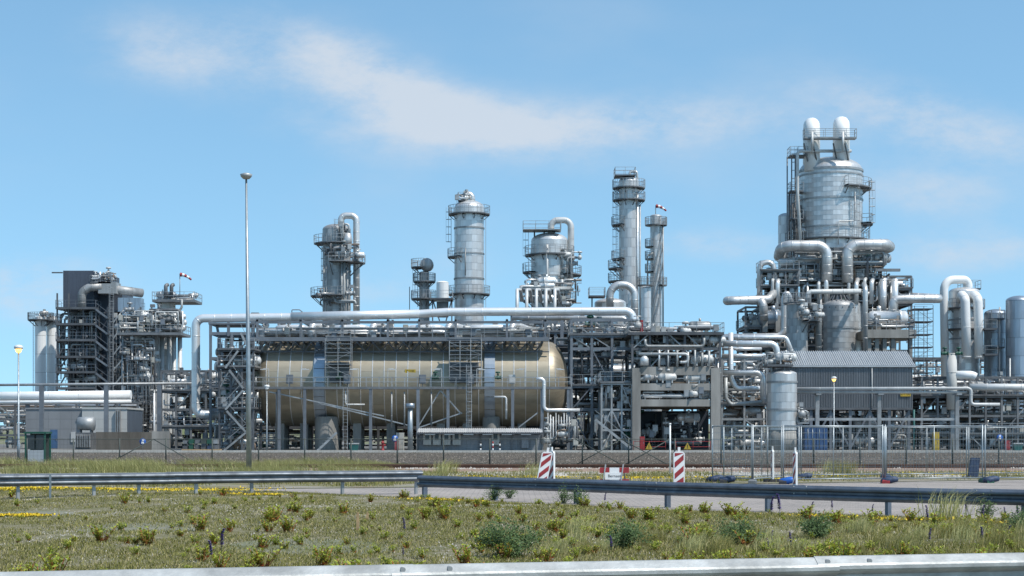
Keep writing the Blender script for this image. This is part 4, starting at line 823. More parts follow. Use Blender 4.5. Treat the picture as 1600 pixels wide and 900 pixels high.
MB().add([(bx0 - .1, BY + .02, zw_ - .1), (bx0 - .1, BY + 9, zw_ - .1), (bx0 - .1, BY + 4.4, zr - .12), (bx1 + .1, BY + .02, zw_ - .1), (bx1 + .1, BY + 9, zw_ - .1), (bx1 + .1, BY + 4.4, zr - .12)], [(0, 2, 1), (3, 4, 5), (1, 2, 5, 4)]).build('gable', 'corr_wall', t)
MB().box(bx0 - .3, BY - .32, zw_ - .12, bx1 + .3, BY - .14, zw_ + .06).build('gutter', 'corr_roof', t); MB().box(bx0, BY - .12, zb - .25, bx1, BY + 9, zb).build('floor', 'steel_dark', t)
for px in (1362.5,): MB().rod(W(px, 572, BY - .2), W(px, 637, BY - .2), .07, 8).build('downpipe', 'wall_light', t)
for i in range(7):
    x = bx0 + .4 + (bx1 - bx0 - .8) * i / 6
    for y in (BY + .3, BY + 8): MB().box(x - .16, y - .16, .14, x + .16, y + .16, zb - .2).build('stilt', 'steel_blue', t)
    if i < 6: x2 = bx0 + .4 + (bx1 - bx0 - .8) * (i + 1) / 6; a, b = (x, x2) if i % 2 else (x2, x); MB().beam((a, BY + .3, .3), (b, BY + .3, zb - .4), .22).build('brace', 'steel_blue', t)
clutter(t, bx0 + .3, bx1 - .3, BY + 1, BY + 7, .3, zb - .4, 110, rg, .2, ['steel_dark', 'galv_dark', 'galv', 'pipe_grey', 'steel_blue'])
small_sign(1415, 616, BY - .2, 1.2, .5, 'small yellow plate with dark lettering on the corrugated building wall', 'E-1100')
for py, r_, lb in ((607, 2.6, 'upper of two long pale pipes passing in front of the corrugated building'), (613, 2.0, 'lower and thinner of two long pale pipes before the corrugated building')):
    pipeline(lb, [(1240, py + .6, 199), (1512, py - .3, 199), (1517, py + 2, 199), (1517, 632, 199), (1562, 632, 199)] if py < 610 else [(1240, py, 199.3), (1510, py, 199.3)], r_, 199, 'pipe_pale', 2.2, 3, 12)
pt = thing('pipe_support', 'row of grey posts with crossbeams under the long pale pipes', 'pipe support', (XX(1380, 199), 199, .14))
for px in (1278, 1375, 1497): x = XX(px, 199); MB().box(x - .22, 199.3, .14, x + .22, 199.75, ZZ(611, 199)).build('post', 'galv', pt); MB().box(x - .3, 198.4, ZZ(617, 199), x + .3, 200.5, ZZ(615, 199)).build('crossbeam', 'galv', pt)
MB().box(XX(1262, 199), 199.4, ZZ(657, 199), XX(1500, 199), 199.6, ZZ(653, 199)).build('rail_beam', 'galv', pt)
# ------------------------------------------------------------------ right-hand group
scaffold('tall scaffold tower with dark decks between the corrugated building and the white pipes', 1429, 1458, 482, 700, 214, 217, 1.55, 1.4, mt='galv_dark', base=.14)
Y = 240
t, cx, r = column('process_column', 'silver column with three white bent pipes at its head', 1483, 1530, 449, None, Y, .9, .3, 'alu', 8, 28, .14, 'column', (500, 530))
subpipe(t, [W(1513, 456, Y), W(1513, 437, Y), W(1475, 437, Y - 1), W(1475, 470, Y - 1), W(1477, 600, Y - 1)], 6.4, Y, 'white', 2.9, 0, n=20)
for px in (1508, 1528): subpipe(t, [W(px - 8, 470, Y - 1), W(px - 5, 461, Y - 3.5), W(px, 467, Y - 5), W(px + 1, 500, Y - 5), W(px + 2, 560, Y - 5)], 7.2, Y - 5, 'white', 1.1, 4, n=20)
platform(t, cx, Y, r, ZZ(482, Y), -270, 90, .7); platform(t, cx, Y, r, ZZ(515, Y), -270, 90, .9); deck(t, XX(1508, Y), XX(1536, Y), Y + 1, Y + 4, ZZ(449, Y), 'steel_dark', 'galv', 'fblr', .2)
for px in (1520, 1532): MB().box(XX(px, Y) - .12, Y + 2, .14, XX(px, Y) + .12, Y + 2.3, ZZ(449, Y)).build('post', 'steel_dark', t)
deck(t, XX(1519, Y), XX(1538, Y), Y - 6.4, Y - 4, ZZ(517, Y), 'steel_dark', 'galv', 'fblr', .25); deck(t, XX(1519, Y), XX(1539, Y), Y - 6.4, Y - 4, ZZ(556, Y), 'steel_dark', 'galv', 'fblr', .25)
for lb, a, b, yt, Yc in (('smooth bluish silver column with tiny side decks, lower of the pair', 1538, 1574, 483, 238), ('smooth bluish silver column, higher of the pair with side decks', 1572, 1612, 462, 234), ('smooth bluish silver column standing beyond the higher one', 1606, 1650, 458, 240)):
    tt, c2, rr2 = column('smooth_column', lb, a, b, yt, None, Yc, 2.6, .42, 'alu_blue', 8, 32, .14, 'column', group=None)
    if a < 1600:
        for py in ((496, 541, 588) if a < 1560 else (600, 650)): deck(tt, XX(1553, Yc - 4), XX(1574, Yc - 4), Yc - rr2 - 1.2, Yc - rr2 + .6, ZZ(py, Yc - 4), 'steel_dark', 'galv', 'flr', .2)
        subpipe(tt, [W(1562, 480, Yc - rr2 - .6), W(1562, 690, Yc - rr2 - .6)] if a < 1560 else [W(1578, 560, Yc - rr2 - .3), W(1578, 700, Yc - rr2 - .3)], 1.2, Yc, 'pipe_pale', seam=0)
Q = module('steel_rack', 'low dense pipe structure below the white bent pipes', 'steel structure', 1440, 1640, 206, 216, [590, 620, 650, 680], 9, 71, 'galv_dark', 260, (0, 2), pw=.24)
t = thing('white_riser', 'white upright pipe with a white drum arm in front of the bent pipes', 'pipe', (XX(1487, 205), 205, .14))
subpipe(t, [W(1487, 640, 205), W(1487, 552, 205)], 8, 205, 'offwhite', seam=2.2, n=20); subpipe(t, [W(1492, 586, 205), W(1518, 586, 205), W(1524, 589, 205)], 6.6, 205, 'white', seam=0, n=18); MB().box(XX(1484, 205), 204.6, .14, XX(1490, 205), 205.4, ZZ(638, 205)).build('support', 'galv', t)
for px in (1476, 1498): place(VALVES[7], 'valve', t, (XX(px, 204.6), 204.6, ZZ(552, 204.6)), scale=(1.0, 1.0, 1.0))
pipeline('thick grey pipe running right towards the bluish columns', [(1515, 605, 203), (1575, 605, 203), (1640, 605, 203)], 5.5, 203, 'pipe_pale', 2, 2, 14)
MB_ = None
tag(MB().rod(W(1428, 640, 201), W(1428, 706, 201), .12, 8).build('drain_pipe', 'teal'), 'teal-green upright pipe at the corner under the corrugated building', 'pipe')
# ------------------------------------------------------------------ left group
Y = 292
for i, (a, b, lb) in enumerate(((55, 72, 'white stack with a caged platform, outer of the pair by the dark boiler house'), (73, 89, 'white stack beside the dark boiler house, inner of the pair'))):
    t, cx, r = column('white_stack', lb, a, b, 494, None, Y + i * 3, 3.2, .2, 'white', 6, 16, .14, 'stack')
    platform(t, cx, Y + i * 3, r, ZZ(500, Y), -270, 90, 1.2 - .5 * i, 'steel_dark', 'steel_dark'); clutter(t, cx - 1, cx + 1, Y - 1, Y + 1, ZZ(496, Y), ZZ(489, Y), 6, rg, .1)
    if not i: MB().ladder(cx - r - .3, Y, .2, ZZ(496, Y), 180, cage=False).build('ladder', 'steel_dark', t)
Y = 276; s_ = S(Y)
t = thing('boiler_house', 'dark blue-grey boiler tower with galleries, zigzag stairs and silver duct', 'boiler tower', (XX(155, Y), Y + 5, .14))
def bx(xa, xb, ya, yb, d0, d1, name, mt): return MB().box(XX(xa, Y), Y + d0, ZZ(yb, Y), XX(xb, Y), Y + d1, ZZ(ya, Y)).build(name, mt, t)
npn = 7
for i in range(npn): bx(91 + i * 7, 91 + i * 7 + 6.9, 420, 484, 3, 3.2, 'wall_panel', 'wall_dark')
bx(91.2, 139.8, 420.5, 484, 3.21, 14, 'casing', 'wall_dark'); bx(96, 150, 484, 706, 5, 14, 'boiler_casing', 'wall_grey'); bx(150.2, 221, 487, 706, 3.6, 14, 'rear_casing', 'wall_dark'); bx(140, 178, 446, 487, 6, 14, 'rear_casing', 'wall_dark')
for i in range(5): bx(100 + i * 9, 106 + i * 9, 490, 700, 4.2, 4.9, 'buckstay', 'steel_dark')
for i in range(5): bx(112, 140, 497 + i * 25, 505 + i * 25, 3.6, 4.9, 'access_door', 'pipe_grey')
for px in (89, 107, 130, 150, 168, 176, 196, 220):
    for d in (0, 7): bx(px - 1, px + 1, 458 if px < 110 else 480, 706, d, d + .3, 'post', 'steel_dark')
lv = (480, 505, 530, 556, 580, 605, 632)
for py in lv:
    deck(t, XX(88, Y), XX(151, Y), Y - .5, Y + 3, ZZ(py, Y), 'steel_dark', 'steel_blue', 'flr', .35); deck(t, XX(168, Y), XX(222, Y), Y + 2, Y + 6, ZZ(py + 3, Y), 'steel_dark', 'steel_blue', 'f', .3)
for a, b in zip(lv[:-1], lv[1:]):
    m = MB()
    for d in (-.4, .6): m.beam(W(148, a + 2, Y + d), W(168, b - 8, Y + d), .1, .3); m.beam(W(148, a + 2, Y + d) + Vector((0, 0, 1)), W(168, b - 8, Y + d) + Vector((0, 0, 1)), .06)
    for k in range(10): q = W(148, a + 2, Y).lerp(W(168, b - 8, Y), (k + .5) / 10); m.box(q.x - .15, Y - .4, q.z - .03, q.x + .15, Y + .6, q.z + .03)
    m.build('stair_flight', 'steel_blue', t); MB().box(XX(165, Y), Y - .4, ZZ(b - 7, Y), XX(172, Y), Y + 1.6, ZZ(b - 9, Y)).build('landing', 'steel_dark', t)
    for (pa, pb) in ((176, 196), (196, 220), (92, 106)): MB().beam(W(pa, b, Y + .1), W(pb, a, Y + .1), .2).build('brace', 'galv' if pa > 150 else 'steel_dark', t)
MB().ladder(XX(175, Y), Y - .3, .2, ZZ(445, Y), -90, .7).build('caged_ladder', 'galv', t)
subpipe(t, [W(128, 485, Y + 1), W(128, 456, Y + 1), W(140, 449, Y + 1), W(160, 448, Y + 1)], 6.5, Y, 'alu_dull', 1.6, 1.2, 'duct', 20)
bx(152, 180, 440, 458, .5, 4, 'duct_hood', 'alu_dull'); subpipe(t, [W(178, 452, Y + 2), W(222, 458, Y + 5)], 7, Y, 'alu_dull', seam=3, name='duct', n=20)
for i in range(4): bx(181 + i * 9, 189.6 + i * 9, 464, 486, 1.4, 4, 'duct_panel', 'alu_blue')
deck(t, XX(139, Y), XX(172, Y), Y + .5, Y + 6, ZZ(440, Y), 'steel_dark', 'steel_blue', 'flr', .25); clutter(t, XX(141, Y), XX(172, Y), Y + 1, Y + 4, ZZ(439, Y), ZZ(423, Y), 26, rg, .2)
bx(141, 160, 424, 440, 5, 12, 'roof_house', 'wall_dark'); clutter(t, XX(90, Y), XX(150, Y), Y + .2, Y + 2.6, ZZ(600, Y), ZZ(486, Y), 90, rg, .16, ['steel_dark', 'steel_blue', 'galv', 'pipe_grey', 'galv_dark']); clutter(t, XX(176, Y), XX(220, Y), Y + 1, Y + 5, ZZ(690, Y), ZZ(490, Y), 80, rg, .2, ['steel_dark', 'steel_blue', 'galv', 'pipe_grey'])
MB().beam(W(81, 426, Y + 4), W(98, 426, Y + 4), .2).build('hoist_beam', 'steel_dark', t)
Y = 246
t, cx, r = column('scaffolded_column', 'weathered column covered in scaffold and pipes before the boiler tower', 212, 248, 524, None, Y, 1.1, .1, 'alu_dull', 8, 20, .14)
clutter(t, cx - r - 1.2, cx + r, Y - r - 1.6, Y - r - .2, 2, ZZ(526, Y), 120, rg, .14); deck(t, XX(193, Y), XX(292, Y), Y - 4, Y + 3, ZZ(522, Y), 'galv_dark', 'galv', 'fblr', .35)
clutter(t, XX(196, Y), XX(286, Y), Y - 3.6, Y + 1, ZZ(521, Y), ZZ(486, Y), 130, rg, .24, ['pipe_pale', 'alu_bright', 'galv', 'pipe_grey', 'offwhite', 'galv_dark']); deck(t, XX(205, Y), XX(262, Y), Y - 2, Y + 2, ZZ(500, Y), 'galv_dark', 'galv', 'fblr', .2)
scaffold('dense tube scaffold wrapping the weathered column before the boiler tower', 200, 236, 545, 690, Y - r - 2.2, Y - r - .9, 1.6, 1.1, mt='galv_dark', base=.14, every=2)
t, cx, r = column('platform_column', 'pale column with a wide flat platform, twin vents and windsock', 246, 274, 470, None, Y + 5, 1.3, .1, 'offwhite', 6, 16, .14)
deck(t, XX(233, Y), XX(300, Y), Y + 2, Y + 8, ZZ(466, Y), 'galv_dark', 'galv', 'fblr', .35); clutter(t, XX(237, Y), XX(292, Y), Y + 2.5, Y + 6, ZZ(465, Y), ZZ(456, Y), 26, rg, .18)
for px in (259, 268): subpipe(t, [W(px, 466, Y + 3), W(px, 446, Y + 3), W(px + 3, 445, Y + 3.4)], 3, Y, 'galv_dark', seam=0)
for dx in (253, 263, 272, 281): subpipe(t, [W(dx, 520, Y + 1), W(dx, 640, Y + 1), W(dx, 700, Y + 1)], 3.6 if dx != 263 else 2.5, Y, 'pipe_pale', seam=2.5)
subpipe(t, [W(284, 468, Y + 2), W(284, 480, Y + 2), W(276, 492, Y + 2)], 1.8, Y, 'pipe_grey', seam=0)
windsock(281, 429, Y + 3, ZZ(466, Y), 'red and white windsock blowing above the wide flat platform')
module('steel_rack', 'low crowded pipe structure under the scaffolded column', 'steel structure', 252, 345, 222, 232, [580, 612, 640, 668], 5, 81, 'galv_dark', 170, (0, 2), pw=.26)
module('pipe_rack', 'far pipe rack with pale pipes behind the grey control building', 'pipe rack', -40, 215, 240, 246, [630, 655, 680], 9, 82, 'galv_dark', 150, (), pw=.26)
module('pipe_rack', 'distant pipe rack visible between the boiler tower and the stair tower', 'pipe rack', 280, 420, 300, 306, [585, 605, 640], 6, 83, 'galv_dark', 70, (0,), pw=.3)
module('pipe_rack', 'distant pipe rack beyond the corrugated building and tower base', 'pipe rack', 1130, 1660, 262, 270, [560, 600, 645], 16, 84, 'galv_dark', 200, (1,), pw=.3)
module('pipe_rack', 'distant rack beyond the squat column and domed tank', 'pipe rack', 770, 1130, 272, 280, [530, 570, 610, 650], 10, 85, 'galv_dark', 170, (1, 2), pw=.3)
pipeline('thick white pipe running along the rack above the grey control building', [(-60, 620, 234), (205, 617, 234)], 7.2, 234, 'white', 2, 4, 18)
pipeline('thin white pipe just below the thick white pipe', [(-60, 629, 233), (205, 627, 233)], 2.6, 233, 'white', 2, 4, 10)
pipeline('long slim grey pipe carried on dark posts before the control building', [(-60, 602, 214), (300, 599, 214)], 2.0, 214, 'galv', 2, 4, 10)
pt = thing('pipe_support', 'row of dark blue posts under the long slim grey pipe', 'pipe support', (XX(166, 214), 214, .14))
for px in (-20, 65, 166, 249): x = XX(px, 214); MB().box(x - .26, 213.8, .14, x + .26, 214.2, ZZ(602, 214)).build('post', 'steel_blue', pt)
# control building
Y = 224
t = thing('control_building', 'flat grey control building with blue door, darker and lighter wall halves', 'building', (XX(120, Y), Y + 4, .14))
for i in range(5):
    for k in range(4): z0 = .14 + k * 1.28; MB().box(XX(40 + i * 18, Y), Y, z0, XX(57.8 + i * 18, Y), Y + .15, z0 + 1.26).build('wall_panel', 'wall_grey', t)
for i in range(4):
    for k in range(4): z0 = .14 + k * 1.28; MB().box(XX(130 + i * 17.5, Y), Y - .6, z0, XX(147.3 + i * 17.5, Y), Y - .45, z0 + 1.26).build('wall_panel', 'wall_light', t)
MB().box(XX(40, Y) + .03, Y + .16, .14, XX(130, Y), Y + 9, 5.24).build('core_wall', 'wall_dark', t); MB().box(XX(130, Y) + .03, Y - .44, .14, XX(200, Y) - .03, Y + 9, 5.24).build('core_wall', 'wall_dark', t)
MB().box(XX(39, Y), Y - .1, 5.25, XX(130, Y), Y + 9.1, 5.45).build('roof', 'wall_grey', t); MB().box(XX(130, Y), Y - .7, 5.25, XX(201, Y), Y + 9.1, 5.5).build('roof', 'wall_light', t)
d_ = MB().box(XX(79, Y), Y - .08, .2, XX(90, Y), Y + .02, 2.6).build('door', 'blue_door', t); MB().box(XX(88, Y), Y - .14, 1.2, XX(88.8, Y), Y - .08, 1.4).build('handle', 'galv', d_); MB().box(XX(111, Y), Y - .12, 1.0, XX(118, Y), Y, 2.3).build('vent', 'wall_light', t)
for i in range(3): MB().box(XX(183 + i * 3, Y), Y - 1.0, .2, XX(184.4 + i * 3, Y), Y - .65, 5.2).build('cable_duct', 'galv', t)
t = thing('transformer', 'grey transformer with a lying drum on top and finned sides', 'transformer', (XX(133, 212), 212, .14))
MB().box(XX(121, 212), 211, .14, XX(146, 212), 213.4, 2.2).build('tank', 'galv_dark', t); MB().lathe([(0, XX(122, 212)), (.8, XX(122.5, 212)), (.85, XX(147, 212)), (0, XX(147.5, 212))], 0, 212, 20, 'x', 3.3).build('conservator', 'galv', t)
for i in range(9): x = XX(122 + i * 2.7, 212); MB().box(x, 210.6, .4, x + .08, 211, 2.0).build('cooling_fin', 'galv', t)
for px in (126, 143): MB().box(XX(px, 212) - .08, 211.5, 2.19, XX(px, 212) + .08, 212.5, 2.7).build('support', 'galv_dark', t)
t = thing('blast_wall', 'weathered dark concrete wall with a pale end section', 'wall', (XX(207, 205), 205, .14))
for i in range(5): MB().box(XX(150 + i * 17.4, 205), 205, .14, XX(167.2 + i * 17.4, 205), 205.5, ZZ(675, 205)).build('wall_slab', 'concrete_dark', t)
MB().box(XX(237, 205), 205, .14, XX(265, 205), 205.5, ZZ(674, 205)).build('wall_slab', 'concrete', t)
# ------------------------------------------------------------------ small plant items at ground level
Y = 195
t = thing('switch_shelter', 'low shelter with corrugated roof edge over a row of grey cabinets', 'shelter', (XX(755, Y), Y, .14))
for i in range(10): MB().box(XX(652 + i * 19.6, Y), Y + 1, .14, XX(671.4 + i * 19.6, Y), Y + 1.2, ZZ(679, Y)).build('wall_panel', 'wall_grey', t)
me = corr_mesh(XX(671.4, Y) - XX(652, Y), 2.3, 6, 'alu_bright', .06)
for i in range(10): place(me, 'roof_sheet', t, (XX(652 + i * 19.6, Y), Y - .4, ZZ(676, Y)), (R(-78), 0, 0))
MB().box(XX(652, Y), Y - .38, ZZ(678, Y), XX(850, Y), Y - .3, ZZ(675.6, Y)).build('eave', 'steel_dark', t)
for i in range(6): MB().box(XX(664 + i * 30, Y), Y - .25, ZZ(679.5, Y), XX(680 + i * 30, Y), Y - .1, ZZ(678.2, Y)).build('tube_light', 'white', t)
for px in (652, 700, 750, 800, 848): MB().box(XX(px, Y) - .08, Y + .8, .14, XX(px, Y) + .08, Y + .98, ZZ(676, Y)).build('post', 'galv_dark', t)
for px in (661, 676, 691, 707, 768):
    c = MB().box(XX(px, Y), Y + .5, .75, XX(px + 12.5, Y), Y + .98, 2.35).build('cabinet', 'cabinet', t); MB().box(XX(px + 3.2, Y), Y + .46, 1.35, XX(px + 9.3, Y), Y + .5, 2.0).build('cabinet_window', 'dark_glass', c)
MB().box(XX(815, Y), Y + .5, .4, XX(826, Y), Y + .9, 1.6).build('cabinet', 'wall_grey', t)
t = thing('vent_stack', 'slim pale blue-grey vent stack with a flat cap beside the shelter', 'vent stack', (XX(641, 193.5), 193.5, .14))
MB().rod((XX(641, 193.5), 193.5, .1), (XX(641, 193.5), 193.5, ZZ(637, 193.5)), 4.2 * S(193.5), 16).build('stack', 'fence_steel', t); MB().lathe([(0, ZZ(638, 193.5)), (.5, ZZ(637.5, 193.5)), (.5, ZZ(630.5, 193.5)), (0, ZZ(630, 193.5))], XX(641, 193.5), 193.5, 18).build('cap', 'alu_blue', t)
t = thing('freight_container', 'blue freight container with ribbed doors standing under the corrugated building', 'container', (XX(1275, 198), 199, .14))
ca_, cb_ = XX(1257, 198), XX(1293, 198); MB().box(ca_ + .02, 198.03, .15, cb_ - .02, 204, 2.72).build('body', 'blue', t)
for i in range(2):
    x0 = ca_ + i * (cb_ - ca_) / 2; d_ = MB().box(x0 + .06, 197.95, .3, x0 + (cb_ - ca_) / 2 - .06, 198.03, 2.6).build('door', 'blue', t)
    for q in (.3, .7): x = x0 + (cb_ - ca_) / 2 * q; MB().rod((x, 197.92, .3), (x, 197.92, 2.6), .03, 6).build('lock_rod', 'fence_steel', d_)
for x in (ca_, cb_ - .12): MB().box(x, 197.97, .14, x + .12, 198.1, 2.74).build('corner_post', 'blue', t)
for py in (.14, 2.62): MB().box(ca_ + .12, 197.98, py, cb_ - .12, 198.06, py + .12).build('frame_rail', 'blue', t)
def cab(label, px, py0, py1, w, Y, mt, name='cabinet', cat='cabinet', d=.5):
    x = XX(px, Y); t = thing(name, label, cat, (x, Y, .14)); w2 = w / 2; zt = ZZ(py0, Y); MB().box(x - w2, Y, .14, x + w2, Y + d, zt).build('body', mt, t); MB().box(x - w2 * .85, Y - .03, .3, x + w2 * .85, Y, zt - .12).build('door', mt, t); MB().box(x + w2 * .5, Y - .06, .9, x + w2 * .62, Y - .03, 1.1).build('handle', 'galv', t); return t
cab('red fire cabinet beside the left leg of the concrete frame', 1003.5, 682, 706, .55, 195.6, 'red'); cab('red fire extinguisher box beside the slim vent stack', 619, 688, 706, .45, 194, 'red'); cab('pale cabinet right behind the red extinguisher box', 625, 676, 706, .9, 195, 'cabinet'); cab('orange-yellow cabinet below the white bent pipes', 1463, 675, 698, .7, 199, 'yellow'); cab('small red box standing before the bluish columns', 1575, 688, 700, .5, 199, 'red')
def bin_(label, px, Y, mt):
    x = XX(px, Y); t = thing('waste_bin', label, 'bin', (x, Y, .14)); MB().add([(x - .42, Y - .3, .14), (x + .42, Y - .3, .14), (x + .42, Y + .3, .14), (x - .42, Y + .3, .14), (x - .52, Y - .38, .85), (x + .52, Y - .38, .85), (x + .52, Y + .38, .85), (x - .52, Y + .38, .85)], [(0, 3, 2, 1), (0, 1, 5, 4), (1, 2, 6, 5), (2, 3, 7, 6), (3, 0, 4, 7)]).build('body', mt, t); MB().box(x - .55, Y - .41, .85, x + .55, Y + .41, .98).build('lid', 'wall_light', t)
bin_('teal bin with pale lid standing below the bronze vessel', 553, 193, 'teal'); bin_('teal bin with pale lid standing before the bluish columns', 1590, 196, 'teal')
def hsign(label, px, py, Y, r_):
    p = W(px, py, Y); t = thing('mandatory_sign', label, 'sign', (p.x, Y, .1)); MB().rod((p.x, Y + .04, .1), (p.x, Y + .04, p.z + r_), .035, 6).build('post', 'galv', t)
    MB().lathe([(0, Y - .02), (r_, Y - .02), (r_, Y + .02), (0, Y + .02)], p.x, 0, 20, 'y', p.z).build('disc', 'blue_sign', t)
    MB().lathe([(0, Y - .03), (r_ * .3, Y - .03), (r_ * .3, Y - .021)], p.x, 0, 12, 'y', p.z + r_ * .35).add([(p.x - r_ * .45, Y - .03, p.z - r_ * .6), (p.x + r_ * .45, Y - .03, p.z - r_ * .6), (p.x + r_ * .35, Y - .03, p.z), (p.x - r_ * .35, Y - .03, p.z)], [(0, 1, 2, 3)]).build('pictogram', 'white', t)
hsign('round blue pictogram sign before the weathered dark concrete wall', 223, 690, 190, .36); hsign('round blue pictogram sign beside the red extinguisher box', 617, 685, 193, .36); hsign('round blue pictogram sign below the white bent pipes', 1562, 684, 192, .36)
for px, lb in ((1014, 'yellow warning triangle on the red barrier nearer the red cabinet'), (1074, 'yellow warning triangle on the red barrier nearer the right concrete leg')):
    p = W(px, 697, 194); t = thing('warning_sign', lb, 'sign', (p.x, 194, p.z - .4)); MB().add([(p.x - .42, 193.9, p.z - .36), (p.x + .42, 193.9, p.z - .36), (p.x, 193.9, p.z + .4), (p.x - .42, 193.94, p.z - .36), (p.x + .42, 193.94, p.z - .36), (p.x, 193.94, p.z + .4)], [(0, 1, 2), (5, 4, 3), (0, 3, 4, 1), (1, 4, 5, 2), (2, 5, 3, 0)]).build('plate', 'yellow', t)
    MB().box(p.x - .035, 193.88, p.z - .12, p.x + .035, 193.899, p.z + .15).box(p.x - .035, 193.88, p.z - .25, p.x + .035, 193.899, p.z - .18).build('symbol', 'black', t)
    t = thing('hose_barrier', 'low red tubular barrier ' + ('beside the red cabinet' if px < 1050 else 'towards the right concrete leg'), 'barrier', (p.x, 194.1, .14)); a, b = (990, 1040) if px < 1050 else (1056, 1110)
    for z in (.55, 1.15): MB().rod((XX(a, 194), 194.1, z), (XX(b, 194), 194.1, z), .025, 6).build('rail', 'red', t)
    for q in (a, (a + b) / 2, b): MB().rod((XX(q, 194), 194.1, .14), (XX(q, 194), 194.1, 1.2), .025, 6).build('post', 'red', t)
def bollard(px, Y, mt, label, g=None):
    x = XX(px, Y); t = thing('bollard', label, 'bollard', (x, Y, .14), g)
    for i in range(4): MB().rod((x, Y, .14 + i * .25), (x, Y, .14 + (i + 1) * .25), .09, 8).build('band', mt if i % 2 else 'white', t)
for px, mt, lb in ((751, 'black', 'black and white bollard before the blank shelter wall'), (770, 'red', 'red and white bollard before the single shelter cabinet'), (781, 'black', 'black and white bollard right of the single shelter cabinet')): bollard(px, 192.5, mt, lb)
t = thing('hydrant', 'red fire hydrant with side outlets under the bronze vessel', 'hydrant', (XX(598, 193), 193, .14)); x = XX(598, 193)
MB().lathe([(.2, .14), (.2, .25), (.13, .3), (.13, .9), (.2, .92), (.2, 1.05), (.1, 1.2), (0, 1.25)], x, 193, 12).build('body', 'red', t); MB().rod((x - .35, 193, .75), (x + .35, 193, .75), .08, 8).build('outlet', 'red', t)
def streetlamp(label, px, py, Y, glow, r_=.09, base=0.0):
    p = W(px, py, Y); t = thing('street_lamp', label, 'lamp', (p.x, Y, base)); MB().tube([(p.x, Y, base - .1), (p.x, Y, base + 1.2), (p.x, Y, base + 1.25), (p.x, Y, p.z - .25)], [r_, r_, r_ * .75, r_ * .5], 10).build('pole', 'fence_steel', t)
    MB().lathe([(0, p.z - .02), (.28, p.z), (.32, p.z + .12), (.22, p.z + .24), (0, p.z + .28)], p.x, Y, 16).build('hood', 'lamp_white', t); MB().lathe([(0, p.z - .3), (.14, p.z - .26), (.25, p.z - .03), (0, p.z - .03)], p.x, Y, 16).build('lantern', 'lamp_glow' if glow else 'lamp_white', t)
streetlamp('slim street lamp with amber lantern by the green gatehouse', 29, 545, 118, True, .1); streetlamp('slim street lamp with amber lantern before the corrugated building', 1303, 592, 192, True, .1, .14); streetlamp('slim street lamp with white lantern before the bronze vessel', 417, 605, 193, False, .09, .14)
t = thing('floodlight_mast', 'tall pale steel mast with a flat floodlight head rising above everything', 'light mast', (XX(389, 76), 76, 0)); xm = XX(389, 76)
MB().tube([(xm, 76, -.2), (xm - .02, 76, 4), (xm - .12, 76, ZZ(279, 76))], [.125, .10, .045], 14).build('mast', 'fence_steel', t); zt = ZZ(276, 76); MB().lathe([(0, zt - .12), (.14, zt - .1), (.24, zt), (.27, zt + .1), (.1, zt + .16), (0, zt + .16)], xm - .12, 76, 18).build('lamp_head', 'galv', t)
t = thing('pallet_stack', 'stacked green and blue crates on pallets beside the stair tower', 'crates', (XX(312, 194), 194, .14))
rc = random.Random(9)
for i in range(12): x = XX(286 + (i % 6) * 9.5, 194); z = .28 + (i // 6) * .62; w_ = rc.uniform(.45, .66); MB().box(x, 193.6 + rc.uniform(0, .3), z, x + w_, 194.6, z + rc.uniform(.35, .6)).build('crate', rc.choice(['green', 'blue_bag', 'galv_dark', 'fence_dark', 'galv', 'steel_dark']), t)
MB().box(XX(285, 194), 193.5, .14, XX(345, 194), 194.8, .28).build('pallet', 'wood', t)
# ------------------------------------------------------------------ fences, barriers and other things near the road
def rot2(a): return Vector((math.cos(a), math.sin(a), 0))
hd = MATS['fence_steel']
def mesh_fence(label, a, b, h=2.0, feet=True, foot='rubber', zoff=.12):
    """temporary site fence panel from (x,y) a to b: tube frame, wire mesh, foot blocks"""
    A, B = Vector((*a, 0)), Vector((*b, 0)); u = (B - A).normalized(); L_ = (B - A).length; t = thing('site_fence', label, 'site fence', (A.x, A.y, 0)); up = Vector((0, 0, 1)); z0 = zoff
    for q in (A + u * .05, B - u * .05): MB().rod(q + up * .03, q + up * (h + .05), .024, 8).build('upright', 'fence_steel', t)
    for z in (z0 + .05, h): MB().rod(A + u * .05 + up * z, B - u * .05 + up * z, .021, 8).build('frame_tube', 'fence_steel', t)
    MB().rod(A.lerp(B, .5) + up * (z0 + .05), A.lerp(B, .5) + up * h, .016, 6).build('middle_tube', 'fence_steel', t)
    m = MB(); k = int(L_ / .11)
    for i in range(1, k): q = A + u * (L_ * i / k); m.rod(q + up * (z0 + .05), q + up * h, .004, 3)
    for i in range(1, 8): m.rod(A + u * .05 + up * (z0 + (h - z0) * i / 8), B - u * .05 + up * (z0 + (h - z0) * i / 8), .005, 3)
    m.build('wire_mesh', 'fence_steel', t, 'stuff'); return t
